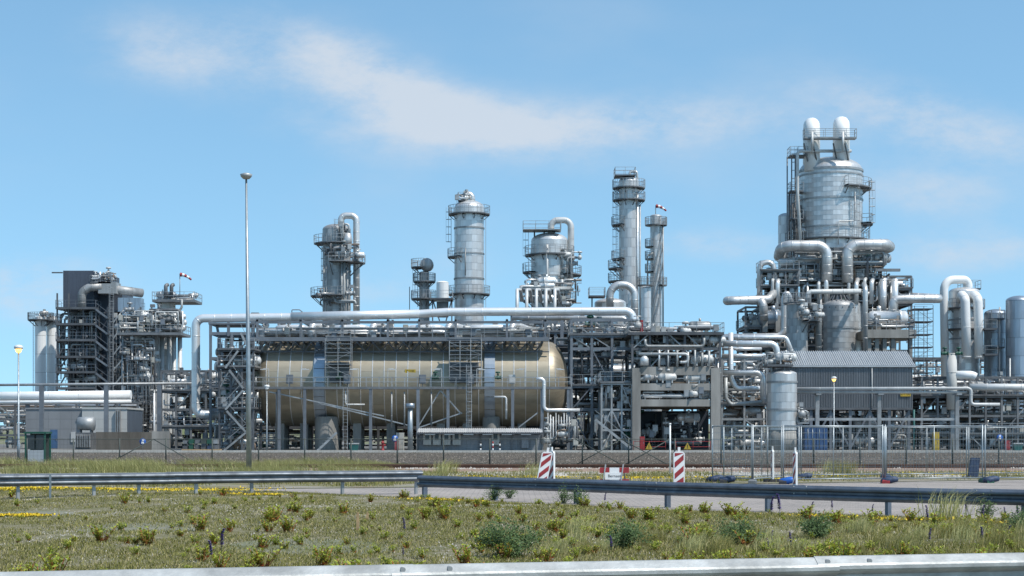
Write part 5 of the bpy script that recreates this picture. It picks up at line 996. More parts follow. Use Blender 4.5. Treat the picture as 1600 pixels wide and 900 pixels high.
def foot(label, x, y, ang=0, mt='rubber', bag=None):
    t = thing('ballast_block', label, 'ballast block', (x, y, 0)); u = rot2(ang); v = Vector((-u.y, u.x, 0)); c = Vector((x, y, 0)); vs = []
    for z, w, l in ((0, .13, .36), (.10, .13, .36), (.15, .09, .28)): vs += [c + v * (s2 * l) + u * (s1 * w) + Vector((0, 0, z)) for s1, s2 in ((-1, -1), (1, -1), (1, 1), (-1, 1))]
    MB().add(vs, [(0, 3, 2, 1)] + [(i * 4 + j, i * 4 + (j + 1) % 4, (i + 1) * 4 + (j + 1) % 4, (i + 1) * 4 + j) for i in (0, 1) for j in range(4)] + [(8, 9, 10, 11)]).build('block', mt, t)
    if bag:
        m = MB(); m.lathe([(0, -.3), (.12, -.27), (.17, -.1), (.16, .1), (.12, .26), (0, .3)], 0, 0, 12, 'x'); m.v = [(x + a * u.x - b * u.y + .12, y + a * u.y + b * u.x - .2, .12 + c2 * .75 + .03 * math.sin(9 * a)) for a, b, c2 in m.v]; m.build('sandbag', bag, t)
FP = [(1222, 59.6), (1381, 60.4), (1537, 61.2), (1690, 62)]
for i in range(3):
    a, b = FP[i], FP[i + 1]; mesh_fence(['mesh fence panel along the road edge, beside the pair of white boards', 'mesh fence panel along the road edge between the two sandbagged feet', 'mesh fence panel along the road edge ending beyond the blue sandbag'][i], (XX(a[0], a[1]), a[1]), (XX(b[0], b[1]), b[1]))
RPn = [(1129, 64.5), (1250, 66), (1383, 67.5), (1512, 69), (1630, 70.5)]
for i in range(4):
    a, b = RPn[i], RPn[i + 1]; mesh_fence('mesh fence panel of the rear row, ' + ['next to the turned panel', 'behind the two white boards', 'second before the tall grass of the track', 'with the dark blue foot at its start'][i], (XX(a[0], a[1]), a[1]), (XX(b[0], b[1]), b[1]))
mesh_fence('mesh fence panel turned to face away, joining front and rear rows', (XX(1112, 62.5), 62.5), (XX(1176, 60.0), 60.0)); mesh_fence('mesh fence panel turned inward beside the two sandbags', (XX(1176, 60.0), 60.0), (XX(1222, 62.8), 62.8))
for px, Yf, mt, bag, lb in ((1113, 62.3, 'rubber', 'blue_bag', 'dark fence foot with blue sandbag at the turned panel'), (1130, 60.9, 'rubber', 'blue_bag', 'dark fence foot with blue sandbag next to the first one'), (1176, 59.8, 'galv_dark', None, 'grey bare fence foot between the turned panels'), (1224, 59.4, 'rubber', 'blue_sign', 'dark fence foot with bright blue bag'), (1383, 60.2, 'red', 'blue_bag', 'fence foot with red block and dark bag'), (1541, 61, 'green', 'blue_bag', 'fence foot with green block and dark blue bag'), (1251, 65.8, 'rubber', 'blue_bag', 'rear row fence foot behind the white boards'), (1384, 67.3, 'blue_bag', None, 'rear row fence foot behind the red block')):
    foot(lb, XX(px, Yf), Yf, rnd.uniform(-.3, .3), mt, bag)
t = thing('ballast_block', 'dark blue upright plastic block standing in the rear fence row', 'ballast block', (XX(1521, 68), 68, 0)); x = XX(1521, 68); MB().add([(x - .22, 67.9, 0), (x + .16, 67.9, 0), (x + .16, 68.1, 0), (x - .22, 68.1, 0), (x - .1, 67.9, .8), (x + .24, 67.9, .8), (x + .24, 68.1, .8), (x - .1, 68.1, .8)], [(0, 3, 2, 1), (4, 5, 6, 7), (0, 1, 5, 4), (1, 2, 6, 5), (2, 3, 7, 6), (3, 0, 4, 7)]).build('block', 'blue_bag', t); MB().box(x - .4, 67.85, 0, x + .4, 68.15, .06).build('base', 'rubber', t)
def board(label, px, py0, py1, Y, ang, lean=0, w=.36, stripes=True):
    """red and white beacon board: panel with slanted stripe plates, handle on top, foot"""
    x = XX(px, Y); t = thing('beacon_board', label, 'beacon board', (x, Y, 0)); zt = ZZ(py0, Y); h = 1.05; z0 = max(.1, zt - h - .12); u = rot2(ang); n_ = Vector((u.y, -u.x, 0)); c = Vector((x, Y, z0)); lv_ = Vector((math.sin(lean), 0, math.cos(lean)))
    def P(a, z, d=0): return c + u * a + lv_ * z + n_ * d
    def prism(poly, d0, d1):
        k = len(poly); return MB().add([P(a, z, d0) for a, z in poly] + [P(a, z, d1) for a, z in poly], [tuple(range(k - 1, -1, -1)), tuple(range(k, 2 * k))] + [(i, (i + 1) % k, k + (i + 1) % k, k + i) for i in range(k)])
    prism([(-w / 2, 0), (w / 2, 0), (w / 2, h - .06), (w / 2 - .06, h), (-w / 2 + .06, h), (-w / 2, h - .06)], -.03, .03).build('panel', 'white', t)
    iw = w / 2 - .035
    for k in range(4):
        zb = -.2 + k * .36; s_ = .26
        poly = [(-iw, zb), (iw, zb + s_), (iw, zb + s_ + .18), (-iw, zb + .18)]; poly = [(a, min(h - .05, max(.04, z))) for a, z in poly]
        if poly[1][1] - .001 > poly[0][1] or poly[2][1] > poly[1][1]: prism(poly, .03, .036).build('stripe', 'red', t)
    prism([(-.04, h), (.04, h), (.04, h + .14), (-.04, h + .14)], -.025, .025).build('handle', 'white', t); MB().box(x - .3, Y - .22, 0, x + .3, Y + .22, .11).build('foot', 'rubber', t)
    MB().rod(Vector((x, Y, .05)), P(0, .03), .03, 6).build('stem', 'white', t)
    return t
board('leaning red and white beacon board, beside an upright one', 846, 713, 752, 56.5, R(8), R(11)); board('upright red and white beacon board turned half away, beside the leaning one', 862, 712, 752, 57.0, R(-62)); board('red and white beacon board standing alone by the thin white post', 1061, 714, 757, 55.5, R(3)); board('white beacon board seen edge-on before the fence, its red stripes just showing', 1242.5, 708, 762, 54, R(-84)); board('slim white board seen edge-on behind the mesh fence', 1207, 706, 752, 62, R(-87), 0, .3)
t = thing('road_barrier', 'low red and white road barrier with small dark lettering between two leg frames', 'barrier', (XX(960, 56), 56, 0)); x0, x1 = XX(937, 56), XX(983, 56)
for za, zb in ((.449, .622), (.08, .25)):
    w6 = (x1 - x0) / 3
    for i in range(3): MB().box(x0 + i * w6, 55.97, za, x0 + (i + 1) * w6 - .004, 56.03, zb).build('plank_section', 'white' if i == 1 else 'red', t)
wz = ZZ(757, 56); MB().box(x0 + (x1 - x0) * .18, 55.955, .235, x0 + (x1 - x0) * .76, 55.968, .465).build('sign_plate', 'white', t)
cu = bpy.data.curves.new('lettering', 'FONT'); cu.body = 'Bernsen'; cu.size = .13; cu.align_x = 'CENTER'; cu.align_y = 'CENTER'; tmp = bpy.data.objects.new('tmp', cu); COL.objects.link(tmp); me = bpy.data.meshes.new_from_object(tmp.evaluated_get(bpy.context.evaluated_depsgraph_get())); bpy.data.objects.remove(tmp); me.materials.clear(); me.materials.append(MATS['black']); place(me, 'lettering', t, ((x0 + x1) / 2, 55.95, .35), (R(90), 0, 0))
for q in (.2, .8):
    x = x0 + (x1 - x0) * q; MB().beam((x - .1, 55.9, 0), (x, 56, .72), .04).build('leg', 'galv', t); MB().beam((x + .1, 56.35, 0), (x, 56.04, .72), .04).build('leg', 'galv', t)
tag(MB().rod((XX(1047, 73), 73, 0), (XX(1047, 73), 73, ZZ(663, 73)), .035, 8).tube([(XX(1047, 73), 73, ZZ(664, 73)), (XX(1047, 73), 73, ZZ(661, 73))], .045, 8).build('marker_post', 'white'), 'thin white post standing by the rail track near the lone beacon board', 'post')
for px, ya, yb, Ys, mt, lb in ((559, 803, 834, 29, 'wood', 'taller wooden survey stake in the flowery verge'), (574, 803, 820, 31.5, 'wood', 'shorter wooden survey stake in the flowery verge'), (78.5, 742, 776, 43.2, 'fence_steel', 'pale blue stake leaning on the double guardrail')):
    x = XX(px, Ys); zt = ZZ(ya, Ys); zz0 = vz(x, Ys) if Ys < 40 else 0
    m = MB(); m.beam((x, Ys, zz0 - .1), (x, Ys, zt), .045); m.beam((x, Ys, zt), (x + .004, Ys, zt + .03), .03); tag(m.build('survey_stake', mt), lb, 'stake')
# permanent dark wire fence before the plant
fy = 101; t = thing('wire_fence', 'long dark wire fence on thin posts running before the whole plant', 'fence', (0, fy, 0)); pxs = [-30 + 72.3 * i for i in range(24)]
for px in pxs: MB().rod((XX(px, fy), fy, -.1), (XX(px, fy), fy, 1.55), .045, 6).build('post', 'fence_dark', t)
for a, b in ((-.0, 0),):
    for z in (1.5, .1): MB().rod((XX(pxs[0], fy), fy, z), (XX(pxs[-1], fy), fy, z), .02, 5).build('rail', 'fence_dark', t)
m = MB(); X0, X1 = XX(pxs[0], fy), XX(pxs[-1], fy); k = int((X1 - X0) / .22)
for i in range(k): x = X0 + i * .22; m.rod((x, fy, .1), (x, fy, 1.5), .0035, 3)
for i in range(6): m.rod((X0, fy, .3 + i * .22), (X1, fy, .3 + i * .22), .0035, 3)
m.build('wire_mesh', 'fence_dark', t, 'stuff')
for px, d in ((899, 1), (971, -1), (971, 1), (240, -1), (240, 1), (1047, -1)): MB().rod((XX(px, fy), fy - .03, 1.5), (XX(px + d * 72, fy), fy - .5, 0), .03, 6).build('brace', 'fence_dark', t)
Yg = 112; t = thing('gatehouse', 'green-framed glass cabin with pale lower panel by the fence', 'cabin', (XX(55, Yg), Yg, 0)); gx = [XX(p, Yg) for p in (40, 70)]
for x in gx:
    for y in (Yg, Yg + 1.3): MB().box(x - .05, y - .05, 0, x + .05, y + .05, 1.85).build('corner_post', 'green', t)
MB().box(gx[0] - .1, Yg - .1, 1.85, gx[1] + .1, Yg + 1.4, 1.97).build('roof', 'green', t)
for i in range(2): w2 = (gx[1] - gx[0]) / 2; MB().box(gx[0] + .06 + i * w2, Yg - .01, .85, gx[0] + w2 - .06 + i * w2, Yg + .02, 1.75).build('pane', 'dark_glass', t)
MB().box(gx[0] + .06, Yg - .02, .03, gx[1] - .06, Yg + .03, .78).build('lower_panel', 'alu', t); MB().box(gx[0] + .06, Yg + 1.25, .03, gx[1] - .06, Yg + 1.3, 1.84).build('back_panel', 'fence_dark', t)
dn = MB(); pts = []
for i in range(61): x = -260 + i * 9; pts.append((x, 5.2 + 1.2 * math.sin(i * .7) + .8 * math.sin(i * 1.9)))
dn.add([(x, 380, 0) for x, h in pts] + [(x * 1.02, 400, h) for x, h in pts] + [(x * 1.1, 450, 0) for x, h in pts], [(r_ * 61 + i, r_ * 61 + i + 1, (r_ + 1) * 61 + i + 1, (r_ + 1) * 61 + i) for r_ in (0, 1) for i in range(60)], True); struct(dn, 'backdrop_bank', 'ground_far')  # made-up bank, added to block the bright sky in the low gaps
# ------------------------------------------------------------------ vegetation
def leafmat(name, c1, c2, tr=.25, rough=.6, c3=None):
    m = bpy.data.materials.new(name); m.use_nodes = True; n = m.node_tree.nodes; l = m.node_tree.links; b = n['Principled BSDF']; b.inputs['Roughness'].default_value = rough; b.inputs['Specular IOR Level'].default_value = .25
    g = n.new('ShaderNodeNewGeometry'); r_ = n.new('ShaderNodeValToRGB'); e = r_.color_ramp.elements; e[0].color = (*c1, 1); e[1].color = (*c2, 1)
    if c3: q = e.new(.8); q.color = (*c2, 1); e[2].color = (*c3, 1)
    l.new(g.outputs['Random Per Island'], r_.inputs[0]); l.new(r_.outputs[0], b.inputs['Base Color'])
    t = n.new('ShaderNodeBsdfTranslucent'); l.new(r_.outputs[0], t.inputs[0]); mx = n.new('ShaderNodeMixShader'); mx.inputs[0].default_value = tr; l.new(b.outputs[0], mx.inputs[1]); l.new(t.outputs[0], mx.inputs[2]); l.new(mx.outputs[0], n['Material Output'].inputs[0]); MATS[name] = m
leafmat('lf_grass', (.13, .14, .03), (.28, .25, .075), c3=(.52, .43, .23)); leafmat('lf_dry', (.25, .24, .13), (.42, .40, .27)); leafmat('lf_spurge', (.19, .25, .03), (.40, .41, .06)); leafmat('lf_red', (.42, .09, .04), (.40, .22, .06)); leafmat('lf_dark', (.055, .10, .035), (.115, .17, .06)); leafmat('lf_marram', (.24, .26, .085), (.50, .46, .22)); leafmat('lf_yellow', (.62, .43, .02), (.75, .55, .03), .1); leafmat('lf_purple', (.10, .06, .26), (.20, .13, .42), .15); leafmat('lf_stem', (.07, .10, .05), (.12, .15, .08)); leafmat('lf_flowergreen', (.10, .13, .03), (.20, .21, .05))
NR = np.random.default_rng(3)
def vnoise(x, y, s, seed):
    r_ = np.random.default_rng(seed); T = r_.random((256, 256)); fx, fy_ = x / s + 100, y / s + 100; ix, iy = np.floor(fx).astype(int), np.floor(fy_).astype(int); u, v = fx - ix, fy_ - iy; u = u * u * (3 - 2 * u); v = v * v * (3 - 2 * v); g_ = lambda a, b: T[a % 256, b % 256]
    return (g_(ix, iy) * (1 - u) + g_(ix + 1, iy) * u) * (1 - v) + (g_(ix, iy + 1) * (1 - u) + g_(ix + 1, iy + 1) * u) * v
def np_mesh(name, V, Fq, mt, nv):
    """V (n,3) ; Fq list of (array of faces (m,k))"""
    me = bpy.data.meshes.new(name); me.vertices.add(len(V)); me.vertices.foreach_set('co', V.astype(np.float32).ravel()); tot = sum(f.size for f in Fq); npol = sum(len(f) for f in Fq)
    me.loops.add(tot); me.loops.foreach_set('vertex_index', np.concatenate([f.ravel() for f in Fq]).astype(np.int32)); me.polygons.add(npol)
    cnt = np.concatenate([np.full(len(f), f.shape[1]) for f in Fq]); st = np.concatenate([[0], np.cumsum(cnt)[:-1]]); me.polygons.foreach_set('loop_start', st.astype(np.int32)); me.update(calc_edges=True); me.validate(); me.materials.append(MATS[mt]); return me
def blades(P, h, w, lean, az, mt, name):
    """curved two-segment blades: P base (n,3)"""
    n = len(P); d = np.stack([np.cos(az), np.sin(az), 0 * az], 1); s_ = np.stack([-np.sin(az + .8), np.cos(az + .8), 0 * az], 1) * w[:, None] / 2; up = np.array([0, 0, 1.])
    mid = P + up * (h * .6)[:, None] + d * (lean * h * .3)[:, None]; tip = P + up * (h * np.sqrt(np.maximum(.1, 1 - lean ** 2 * .6)))[:, None] + d * (lean * h)[:, None]
    V = np.stack([P - s_, P + s_, mid + s_ * .75, mid - s_ * .75, tip], 1).reshape(-1, 3); b = np.arange(n) * 5
    return np_mesh(name, V, [np.stack([b, b + 1, b + 2, b + 3], 1), np.stack([b + 3, b + 2, b + 4], 1)], mt, 5)
NE = np.vectorize(near_edge)
def vzn(x, y): return .035 * np.sin(x * .9 + 1) * np.sin(y * .55) + .05 * np.sin(x * .31 + y * .23) + .045
def zfield(x, y): return vzn(x, y) * np.clip((NE(x) - y) / 3, 0, 1) + .004
n = 620000; yy = 12.2 + 37 * NR.random(n) ** 1.25; xx = (NR.random(n) * 2 - 1) * (yy * .33 + 1.5); ok = yy < NE(xx) - .15
dens = .55 * vnoise(xx, yy * .55, .8, 1) + .3 * vnoise(xx, yy * .6, .25, 2) + .25 * vnoise(xx, yy, 3.0, 8) + .10 * np.clip(xx / 5, -1, 1); ok &= (dens + .3 * NR.random(n) > .56); xx, yy = xx[ok], yy[ok]
P = np.stack([xx, yy, zfield(xx, yy) - .01], 1); k = len(xx); rich = np.clip((xx - (.5 + .0 * yy)) / 5, 0, 1) * (yy < 24)
o = bpy.data.objects.new('verge_grass', blades(P, (.03 + .06 * NR.random(k) ** 2) * (1 + 1.3 * rich * NR.random(k)), .004 + .005 * NR.random(k) + .00012 * yy, .5 + .5 * NR.random(k), NR.random(k) * 6.28, 'lf_grass', 'verge_grass')); COL.objects.link(o); o['kind'] = 'stuff'
# tall wind-bent marram strip beyond the guardrail, and thin grass by the track
def strip_pts(n, ya, yb, pa, pb, seed, thr):
    r_ = np.random.default_rng(seed); y = ya + (yb - ya) * r_.random(n); px = pa + (pb - pa) * r_.random(n); x = (px - 800) * y / F; ok = vnoise(x, y * .7, 1.6, seed) + .3 * r_.random(n) > thr; return x[ok], y[ok], r_
x, y, r_ = strip_pts(70000, 68, 92, -60, 700, 21, .68); fade = np.clip((XX(700, 80) - x) / 5, .35, 1); k = len(x)
o = bpy.data.objects.new('marram_grass', blades(np.stack([x, y, 0 * x], 1), (.12 + .3 * r_.random(k) + .5 * vnoise(x, y, 2.2, 44) ** 1.5) * fade, .012 + .012 * r_.random(k), .4 + .5 * r_.random(k), .5 * r_.standard_normal(k) + 2.9, 'lf_marram', 'marram_grass')); COL.objects.link(o); o['kind'] = 'stuff'
x, y, r_ = strip_pts(70000, 55, 79, -60, 1680, 22, .62); kk = y > np.interp(x, [-50, -7, -2.6, 7, 19, 40], [56, 54.5, 56.2, 60, 66.2, 70]); x, y = x[kk], y[kk]; k = len(x)
o = bpy.data.objects.new('trackside_grass', blades(np.stack([x, y, 0 * x], 1), .06 + .16 * r_.random(k) ** 2, .012 + .014 * r_.random(k), .4 + .5 * r_.random(k), r_.random(k) * 6.28, 'lf_grass', 'trackside_grass')); COL.objects.link(o); o['kind'] = 'stuff'
def flower_patch(name, label_pts, seed, n, hgt=.05, sz=.02):
    """mats of tiny yellow blossoms over green leaves; label_pts: px,py,halfwidth px,halfdepth m"""
    r_ = np.random.default_rng(seed); PX = []; G = []
    for (px, py, hw, hdp, q) in label_pts:
        Yc = GY(py); m_ = int(n * q); x = XX(px, Yc) + hw * S(Yc) * r_.standard_normal(m_) * .55; y = Yc + hdp * r_.standard_normal(m_) * .5; ok = vnoise(x, y, .35, seed) + .35 * r_.random(m_) > .55; x, y = x[ok], y[ok]
        z = np.where(y < NE(x), zfield(x, y), .0); PX.append(np.stack([x, y, z + hgt * (.5 + .7 * r_.random(len(x)))], 1))
    C = np.concatenate(PX); k = len(C); a = r_.random(k) * 6.28; s_ = sz * (.7 + .6 * r_.random(k)); e1 = np.stack([np.cos(a), np.sin(a), .5 * r_.standard_normal(k)], 1) * s_[:, None]; e2 = np.stack([-np.sin(a), np.cos(a), .6 * r_.standard_normal(k)], 1) * s_[:, None]
    V = np.stack([C - e1, C - e2, C + e1, C + e2], 1).reshape(-1, 3); b = np.arange(k) * 4
    o = bpy.data.objects.new(name, np_mesh(name, V, [np.stack([b, b + 1, b + 2, b + 3], 1)], 'lf_yellow', 4)); COL.objects.link(o); o['kind'] = 'stuff'
    B = C[r_.random(k) < .8].copy(); B[:, 2] -= hgt * .9; k = len(B); B[:, :2] += r_.standard_normal((k, 2)) * .03
    g2 = bpy.data.objects.new(name + '_leaves', blades(B, hgt * (.7 + .6 * r_.random(k)), .012 + .01 * r_.random(k), .7 + .3 * r_.random(k), r_.random(k) * 6.28, 'lf_flowergreen', name)); COL.objects.link(g2); g2['kind'] = 'stuff'
flower_patch('yellow_flowers', [(20, 807, 45, .35, .35), (60, 769, 80, 2.2, .45), (190, 768.5, 110, 2.2, .5), (320, 767.5, 90, 2.0, .25), (30, 770, 60, 2, .25), (400, 779, 50, .4, .1), (700, 788, 60, .5, .08), (1400, 814, 110, .5, .06), (1560, 819, 70, .5, .05), (1280, 811, 60, .4, .03)], 31, 5200)
flower_patch('trackside_flowers', [(1300, 744, 60, 2.5, .5), (1450, 742, 90, 2.5, .6), (1580, 740, 60, 3, .5), (1000, 748, 70, 2, .4), (860, 747, 60, 2, .3), (1120, 747, 50, 1.5, .2), (740, 746, 40, 2, .15), (1230, 750, 40, 1.5, .2)], 32, 1200, .06, .028)
# individual plants
def spurge(seed):
    r_ = random.Random(seed); st, lf, rd_ = MB(), MB(), MB(); ns = r_.randint(9, 15)
    for i in range(ns):
        a = r_.uniform(0, 6.28); ln = r_.uniform(.09, .2); o_ = r_.uniform(.15, .75); q0 = Vector((r_.uniform(-.03, .03), r_.uniform(-.03, .03), -.02)); q1 = q0 + Vector((math.cos(a) * ln * o_, math.sin(a) * ln * o_, ln)); st.rod(q0, q1, .004, 3)
        for k in range(11):
            t_ = .2 + .8 * k / 10; c = q0.lerp(q1, t_); b_ = r_.uniform(0, 6.28); d = Vector((math.cos(b_), math.sin(b_), r_.uniform(.2, .9))).normalized() * r_.uniform(.035, .06); s_ = d.cross(Vector((0, 0, 1))).normalized() * .015; (rd_ if t_ < .42 and r_.random() < .7 else lf).add([c, c + d * .5 + s_, c + d, c + d * .5 - s_], [(0, 1, 2, 3)])
    out_ = []
    for m, mt in ((lf, 'lf_spurge'), (rd_, 'lf_red'), (st, 'lf_red')): me = m.mesh('spurge'); me.materials.append(MATS[mt]); out_.append(me)
    return out_
SP = [spurge(i) for i in range(6)]; rs = random.Random(77); cnt = 0
while cnt < 298:
    y = 13.4 + 32 * rs.random() ** 1.5; px = rs.uniform(-30, 1630); x = XX(px, y)
    if y > near_edge(x) - .4 or rs.random() > .35 + .65 * min(1, max(0, (px - 150) / 900)): continue
    if float(vnoise(np.array([x]), np.array([y]), 1.0, 5)[0]) < .45: continue
    z = float(zfield(np.array([x]), np.array([y]))[0]); sp = SP[cnt % 6]; s_ = .6 + 1.0 * rs.random() ** 1.5; ro = (0, 0, rs.uniform(0, 6.28))
    t = thing('spurge_plant', 'low yellow-green spurge tuft with reddish lower leaves on the verge', 'plant', (x, y, z), 'spurge tufts scattered over the verge')
    for nm, me in zip(('foliage', 'lower_leaves', 'stems'), sp): place(me, nm, t, (x, y, z), ro, (s_, s_, s_))
    cnt += 1
def scatter_stuff(name, meshes, n, mt, seed, ya, yb):
    r_ = random.Random(seed); Vs, Fs, off = [], [], 0
    src = [(np.array([v.co for v in m.vertices]), np.array([p.vertices[:] for p in m.polygons])) for m in meshes]; i = 0
    while i < n:
        y = ya + (yb - ya) * r_.random() ** 1.3; px = r_.uniform(-40, 1640); x = XX(px, y)
        if y > near_edge(x) - .4 or r_.random() > .4 + .6 * min(1, max(0, (px - 100) / 800)): continue
        v, f = src[i % len(src)]; a = r_.uniform(0, 6.28); s_ = r_.uniform(.3, .95); ca, sa = math.cos(a), math.sin(a); z = float(zfield(np.array([x]), np.array([y]))[0])
        Vs.append(np.stack([x + s_ * (v[:, 0] * ca - v[:, 1] * sa), y + s_ * (v[:, 0] * sa + v[:, 1] * ca), z + s_ * v[:, 2]], 1)); Fs.append(f + off); off += len(v); i += 1
    o = bpy.data.objects.new(name, np_mesh(name, np.concatenate(Vs), [np.concatenate(Fs)], mt, 4)); COL.objects.link(o); o['kind'] = 'stuff'
scatter_stuff('small_spurge', [q[0] for q in SP], 420, 'lf_spurge', 91, 13.4, 44); scatter_stuff('small_red_shoots', [q[1] for q in SP], 420, 'lf_red', 91, 13.4, 44)
leafmat('lf_stone', (.06, .052, .043), (.125, .108, .09), 0, .9, (.28, .25, .21)); leafmat('lf_pebble', (.30, .28, .25), (.52, .50, .46), 0, .9)
def stones(name, x, y, z, sz, mt, seed):
    r_ = np.random.default_rng(seed); k = len(x); C = np.stack([x, y, z], 1); d = np.array([[1, 0, -.3], [-.5, .87, -.3], [-.5, -.87, -.3], [0, 0, .6]]); a = r_.random(k) * 6.28; ca, sa = np.cos(a), np.sin(a)
    j = 1 + .35 * r_.standard_normal((k, 4)); V = np.stack([np.stack([C[:, 0] + sz * j[:, i] * (d[i, 0] * ca - d[i, 1] * sa), C[:, 1] + sz * j[:, i] * (d[i, 0] * sa + d[i, 1] * ca), C[:, 2] + sz * j[:, i] * d[i, 2]], 1) for i in range(4)], 1).reshape(-1, 3); b = np.arange(k) * 4
    o = bpy.data.objects.new(name, np_mesh(name, V, [np.concatenate([np.stack([b, b + 1, b + 3], 1), np.stack([b + 1, b + 2, b + 3], 1), np.stack([b + 2, b, b + 3], 1)])], mt, 4)); COL.objects.link(o); o['kind'] = 'stuff'
rq = np.random.default_rng(71); k = 80000; y = 1 / (1 / 94 + (1 / 181 - 1 / 94) * rq.random(k)); x = (rq.random(k) * 2 - 1) * y * .5; stones('gravel_stones', x, y, 0 * x + .02, .03 + .07 * rq.random(k) ** 2, 'lf_stone', 5)
k = 26000; y = 12.5 + 33 * rq.random(k) ** 1.2; x = (rq.random(k) * 2 - 1) * (y * .33 + 1); kk = (y < NE(x) - .1) & (vnoise(x, y * .6, .7, 61) > .5); x, y = x[kk], y[kk]; stones('sand_pebbles', x, y, zfield(x, y), .006 + .012 * rq.random(len(x)) ** 2 + .0003 * y, 'lf_pebble', 6)
k = 30000; y = 70 + 17 * rq.random(k); x = (rq.random(k) * 2 - 1) * y * .33; kk = vnoise(x, y * .5, 1.5, 62) > .45; x, y = x[kk], y[kk]; stones('track_stones', x, y, 0 * x + np.where((y > 79.8) & (y < 85.6), .16, .01), .03 + .05 * rq.random(len(x)), 'lf_pebble', 7)
def bush(label, px, py, Wm, Hm, seed, nl=1500):
    r_ = random.Random(seed); Yb = GY(py); x, y = XX(px, Yb), Yb; z = float(zfield(np.array([x]), np.array([y]))[0]); t = thing('bush', label, 'bush', (x, y, z)); st, lf = MB(), MB()
    for i in range(26):
        a = r_.uniform(0, 6.28); o_ = r_.random() ** .6; tip = Vector((x + math.cos(a) * Wm / 2 * o_, y + math.sin(a) * Wm / 2 * o_, z + Hm * (1 - .55 * o_ * o_) * r_.uniform(.6, 1.3))); b_ = Vector((x + r_.uniform(-.05, .05), y, z - .02)); md = b_.lerp(tip, .5) + Vector((0, 0, Hm * .12)); st.tube([b_, md, tip], [.006, .004, .002], 4)
        for k in range(nl // 26):
            q = r_.random() ** .6; c = (b_.lerp(md, q * 2) if q < .5 else md.lerp(tip, q * 2 - 1)) + Vector((r_.gauss(0, .05), r_.gauss(0, .05), r_.gauss(0, .035))); d = Vector((r_.gauss(0, 1), r_.gauss(0, 1), r_.gauss(.3, .7))).normalized() * r_.uniform(.025, .05); s_ = d.orthogonal().normalized() * .012; lf.add([c, c + d * .5 + s_, c + d, c + d * .5 - s_], [(0, 1, 2, 3)])
    st.build('stems', 'lf_stem', t); lf.build('foliage', 'lf_dark', t)
bush('wide dark green bush between spurge tufts, broadest on the verge', 802, 872, 1.05, .52, 1, 2200); bush('dark green bush left of the tall pale grass', 975, 862, .75, .36, 2); bush('dark green bush among the tall pale grass', 1150, 856, .85, .36, 3); bush('dark rounded green bush close to purple flower spikes', 1277, 848, .62, .32, 4); bush('dark green bush cut off by the picture edge beside tall grass', 1600, 850, .7, .36, 5)
for i, (px, py) in enumerate(((770, 782), (880, 787), (905, 789), (795, 779), (1540, 812))): bush(['small dark sprig by the second post of the dark guardrail', 'small dark sprig right before the dark guardrail, left of a pair', 'small dark sprig right before the dark guardrail, right of a pair', 'tiny dark sprig under the dark guardrail near its start', 'small dark sprig at the road edge below the dark guardrail'][i], px, py, .5, .38, 20 + i, 500)
def tuft(seed, n, h, spread, bend):
    r_ = np.random.default_rng(seed); P = np.stack([r_.standard_normal(n) * spread, r_.standard_normal(n) * spread, np.zeros(n) - .01], 1); return blades(P, h * (.5 + .6 * r_.random(n)), .003 + .004 * r_.random(n), .3 + bend * r_.random(n), np.where(r_.random(n) < .6, .3 + .6 * r_.standard_normal(n), r_.random(n) * 6.28), 'lf_marram' if seed % 2 else 'lf_grass', 'grass_tuft')
TF = [tuft(i, 170, .34, .11, .6) for i in range(4)]
def put_tuft(px, py, s_, label, g=None, i=0):
    Yb = GY(py); x = XX(px, Yb); z = float(zfield(np.array([x]), np.array([Yb]))[0]) if Yb < near_edge(x) else 0; o = place(TF[i % 4], 'grass_tuft', None, (x, Yb, z), (0, 0, rs.uniform(-.6, .6)), (s_, s_, s_)); tag(o, label, 'grass tuft', g)
put_tuft(1478, 812, 2.1, 'large wind-bent grass tuft at the road edge before the dark guardrail', None, 1)
for i in range(60):
    px = 1610 - 760 * rs.random() ** 1.7; py = rs.uniform(838, 874); put_tuft(px, py, rs.uniform(.6, 1.1), 'loose pale grass tuft on the richer end of the verge', 'grass tufts on the verge', i)
for i, (px, py) in enumerate(((700, 738), (690, 741), (1310, 740), (1295, 738), (1325, 741), (833, 744))): put_tuft(px, py, 2.2, 'tall grass tuft growing beside the rail track', 'grass tufts by the track', i)
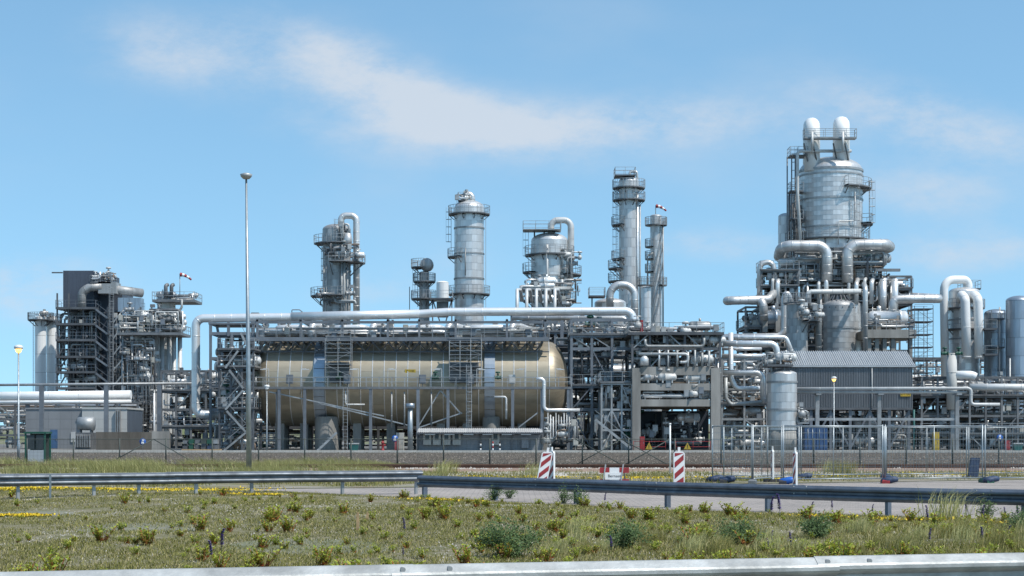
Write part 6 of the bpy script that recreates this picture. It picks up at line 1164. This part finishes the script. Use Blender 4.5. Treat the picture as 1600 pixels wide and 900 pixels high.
def spike(seed):
    r_ = random.Random(seed); st, fl, lf = MB(), MB(), MB(); h = .52; bend = r_.uniform(-.05, .05); path = [Vector((bend * (k / 8) ** 2.5 * (1.5 if k > 6 else 1), 0, h * k / 8 - (.04 if k == 8 else 0))) for k in range(9)]; st.tube(path, [.006 - .0005 * k for k in range(9)], 4)
    for k in range(260):
        q = .35 + .63 * r_.random(); i = min(7, int(q * 8)); c = path[i].lerp(path[i + 1], q * 8 - i); a = r_.uniform(0, 6.28); d = Vector((math.cos(a), math.sin(a), .4)) * r_.uniform(.03, .055) * (1.25 - q * .6); s_ = Vector((-math.sin(a), math.cos(a), .2)) * .012; (fl if r_.random() < .8 else lf).add([c, c + d * .6 + s_, c + d, c + d * .6 - s_], [(0, 1, 2, 3)])
    for k in range(30):
        q = r_.random() * .5; i = min(7, int(q * 8)); c = path[i].lerp(path[i + 1], q * 8 - i); a = r_.uniform(0, 6.28); d = Vector((math.cos(a), math.sin(a), .5)) * r_.uniform(.05, .09); s_ = Vector((-math.sin(a), math.cos(a), 0)) * .006; lf.add([c, c + d * .5 + s_, c + d, c + d * .5 - s_], [(0, 1, 2, 3)])
    r3 = []
    for m, mt in ((fl, 'lf_purple'), (lf, 'lf_stem'), (st, 'lf_stem')): me = m.mesh('spike'); me.materials.append(MATS[mt]); r3.append(me)
    return r3
SK = [spike(i) for i in range(5)]
def put_spike(px, py, s_, label, g=None, i=0):
    Yb = GY(py); x = XX(px, Yb); z = float(zfield(np.array([x]), np.array([Yb]))[0]) if Yb < near_edge(x) else 0; t = thing('flower_spike', label, 'flower', (x, Yb, z), g); rz = rs.uniform(-.5, .5)
    for nm, me in zip(('blossoms', 'leaves', 'stem'), SK[i % 5]): place(me, nm, t, (x, Yb, z - .01), (0, 0, rz), (s_, s_, s_))
put_spike(346, 866, .75, 'purple flower spike standing alone among spurge tufts', None, 0); put_spike(330, 884, .6, 'shorter purple flower spike leaning beside the lone one', None, 1)
for i, (px, py, s_) in enumerate(((1205, 818, .85), (1218, 816, .95), (1268, 806, .6), (1449, 820, .75), (1300, 800, .6), (1363, 805, .5), (1510, 808, .7), (1535, 816, .7), (1590, 812, .7), (1570, 810, .5), (1452, 862, .5), (1535, 864, .55), (1575, 860, .5), (1200, 868, .4), (1235, 862, .5), (1205, 860, .5), (632, 838, .6), (945, 788, .6), (630, 872, .3), (955, 868, .5))): put_spike(px, py, s_, 'purple-tipped flower spike rising from the richer end of the verge' if px > 1000 else 'dark flower spike on the sparser part of the verge', 'flower spikes on the richer verge' if px > 1000 else 'flower spikes on the sparse verge', i)
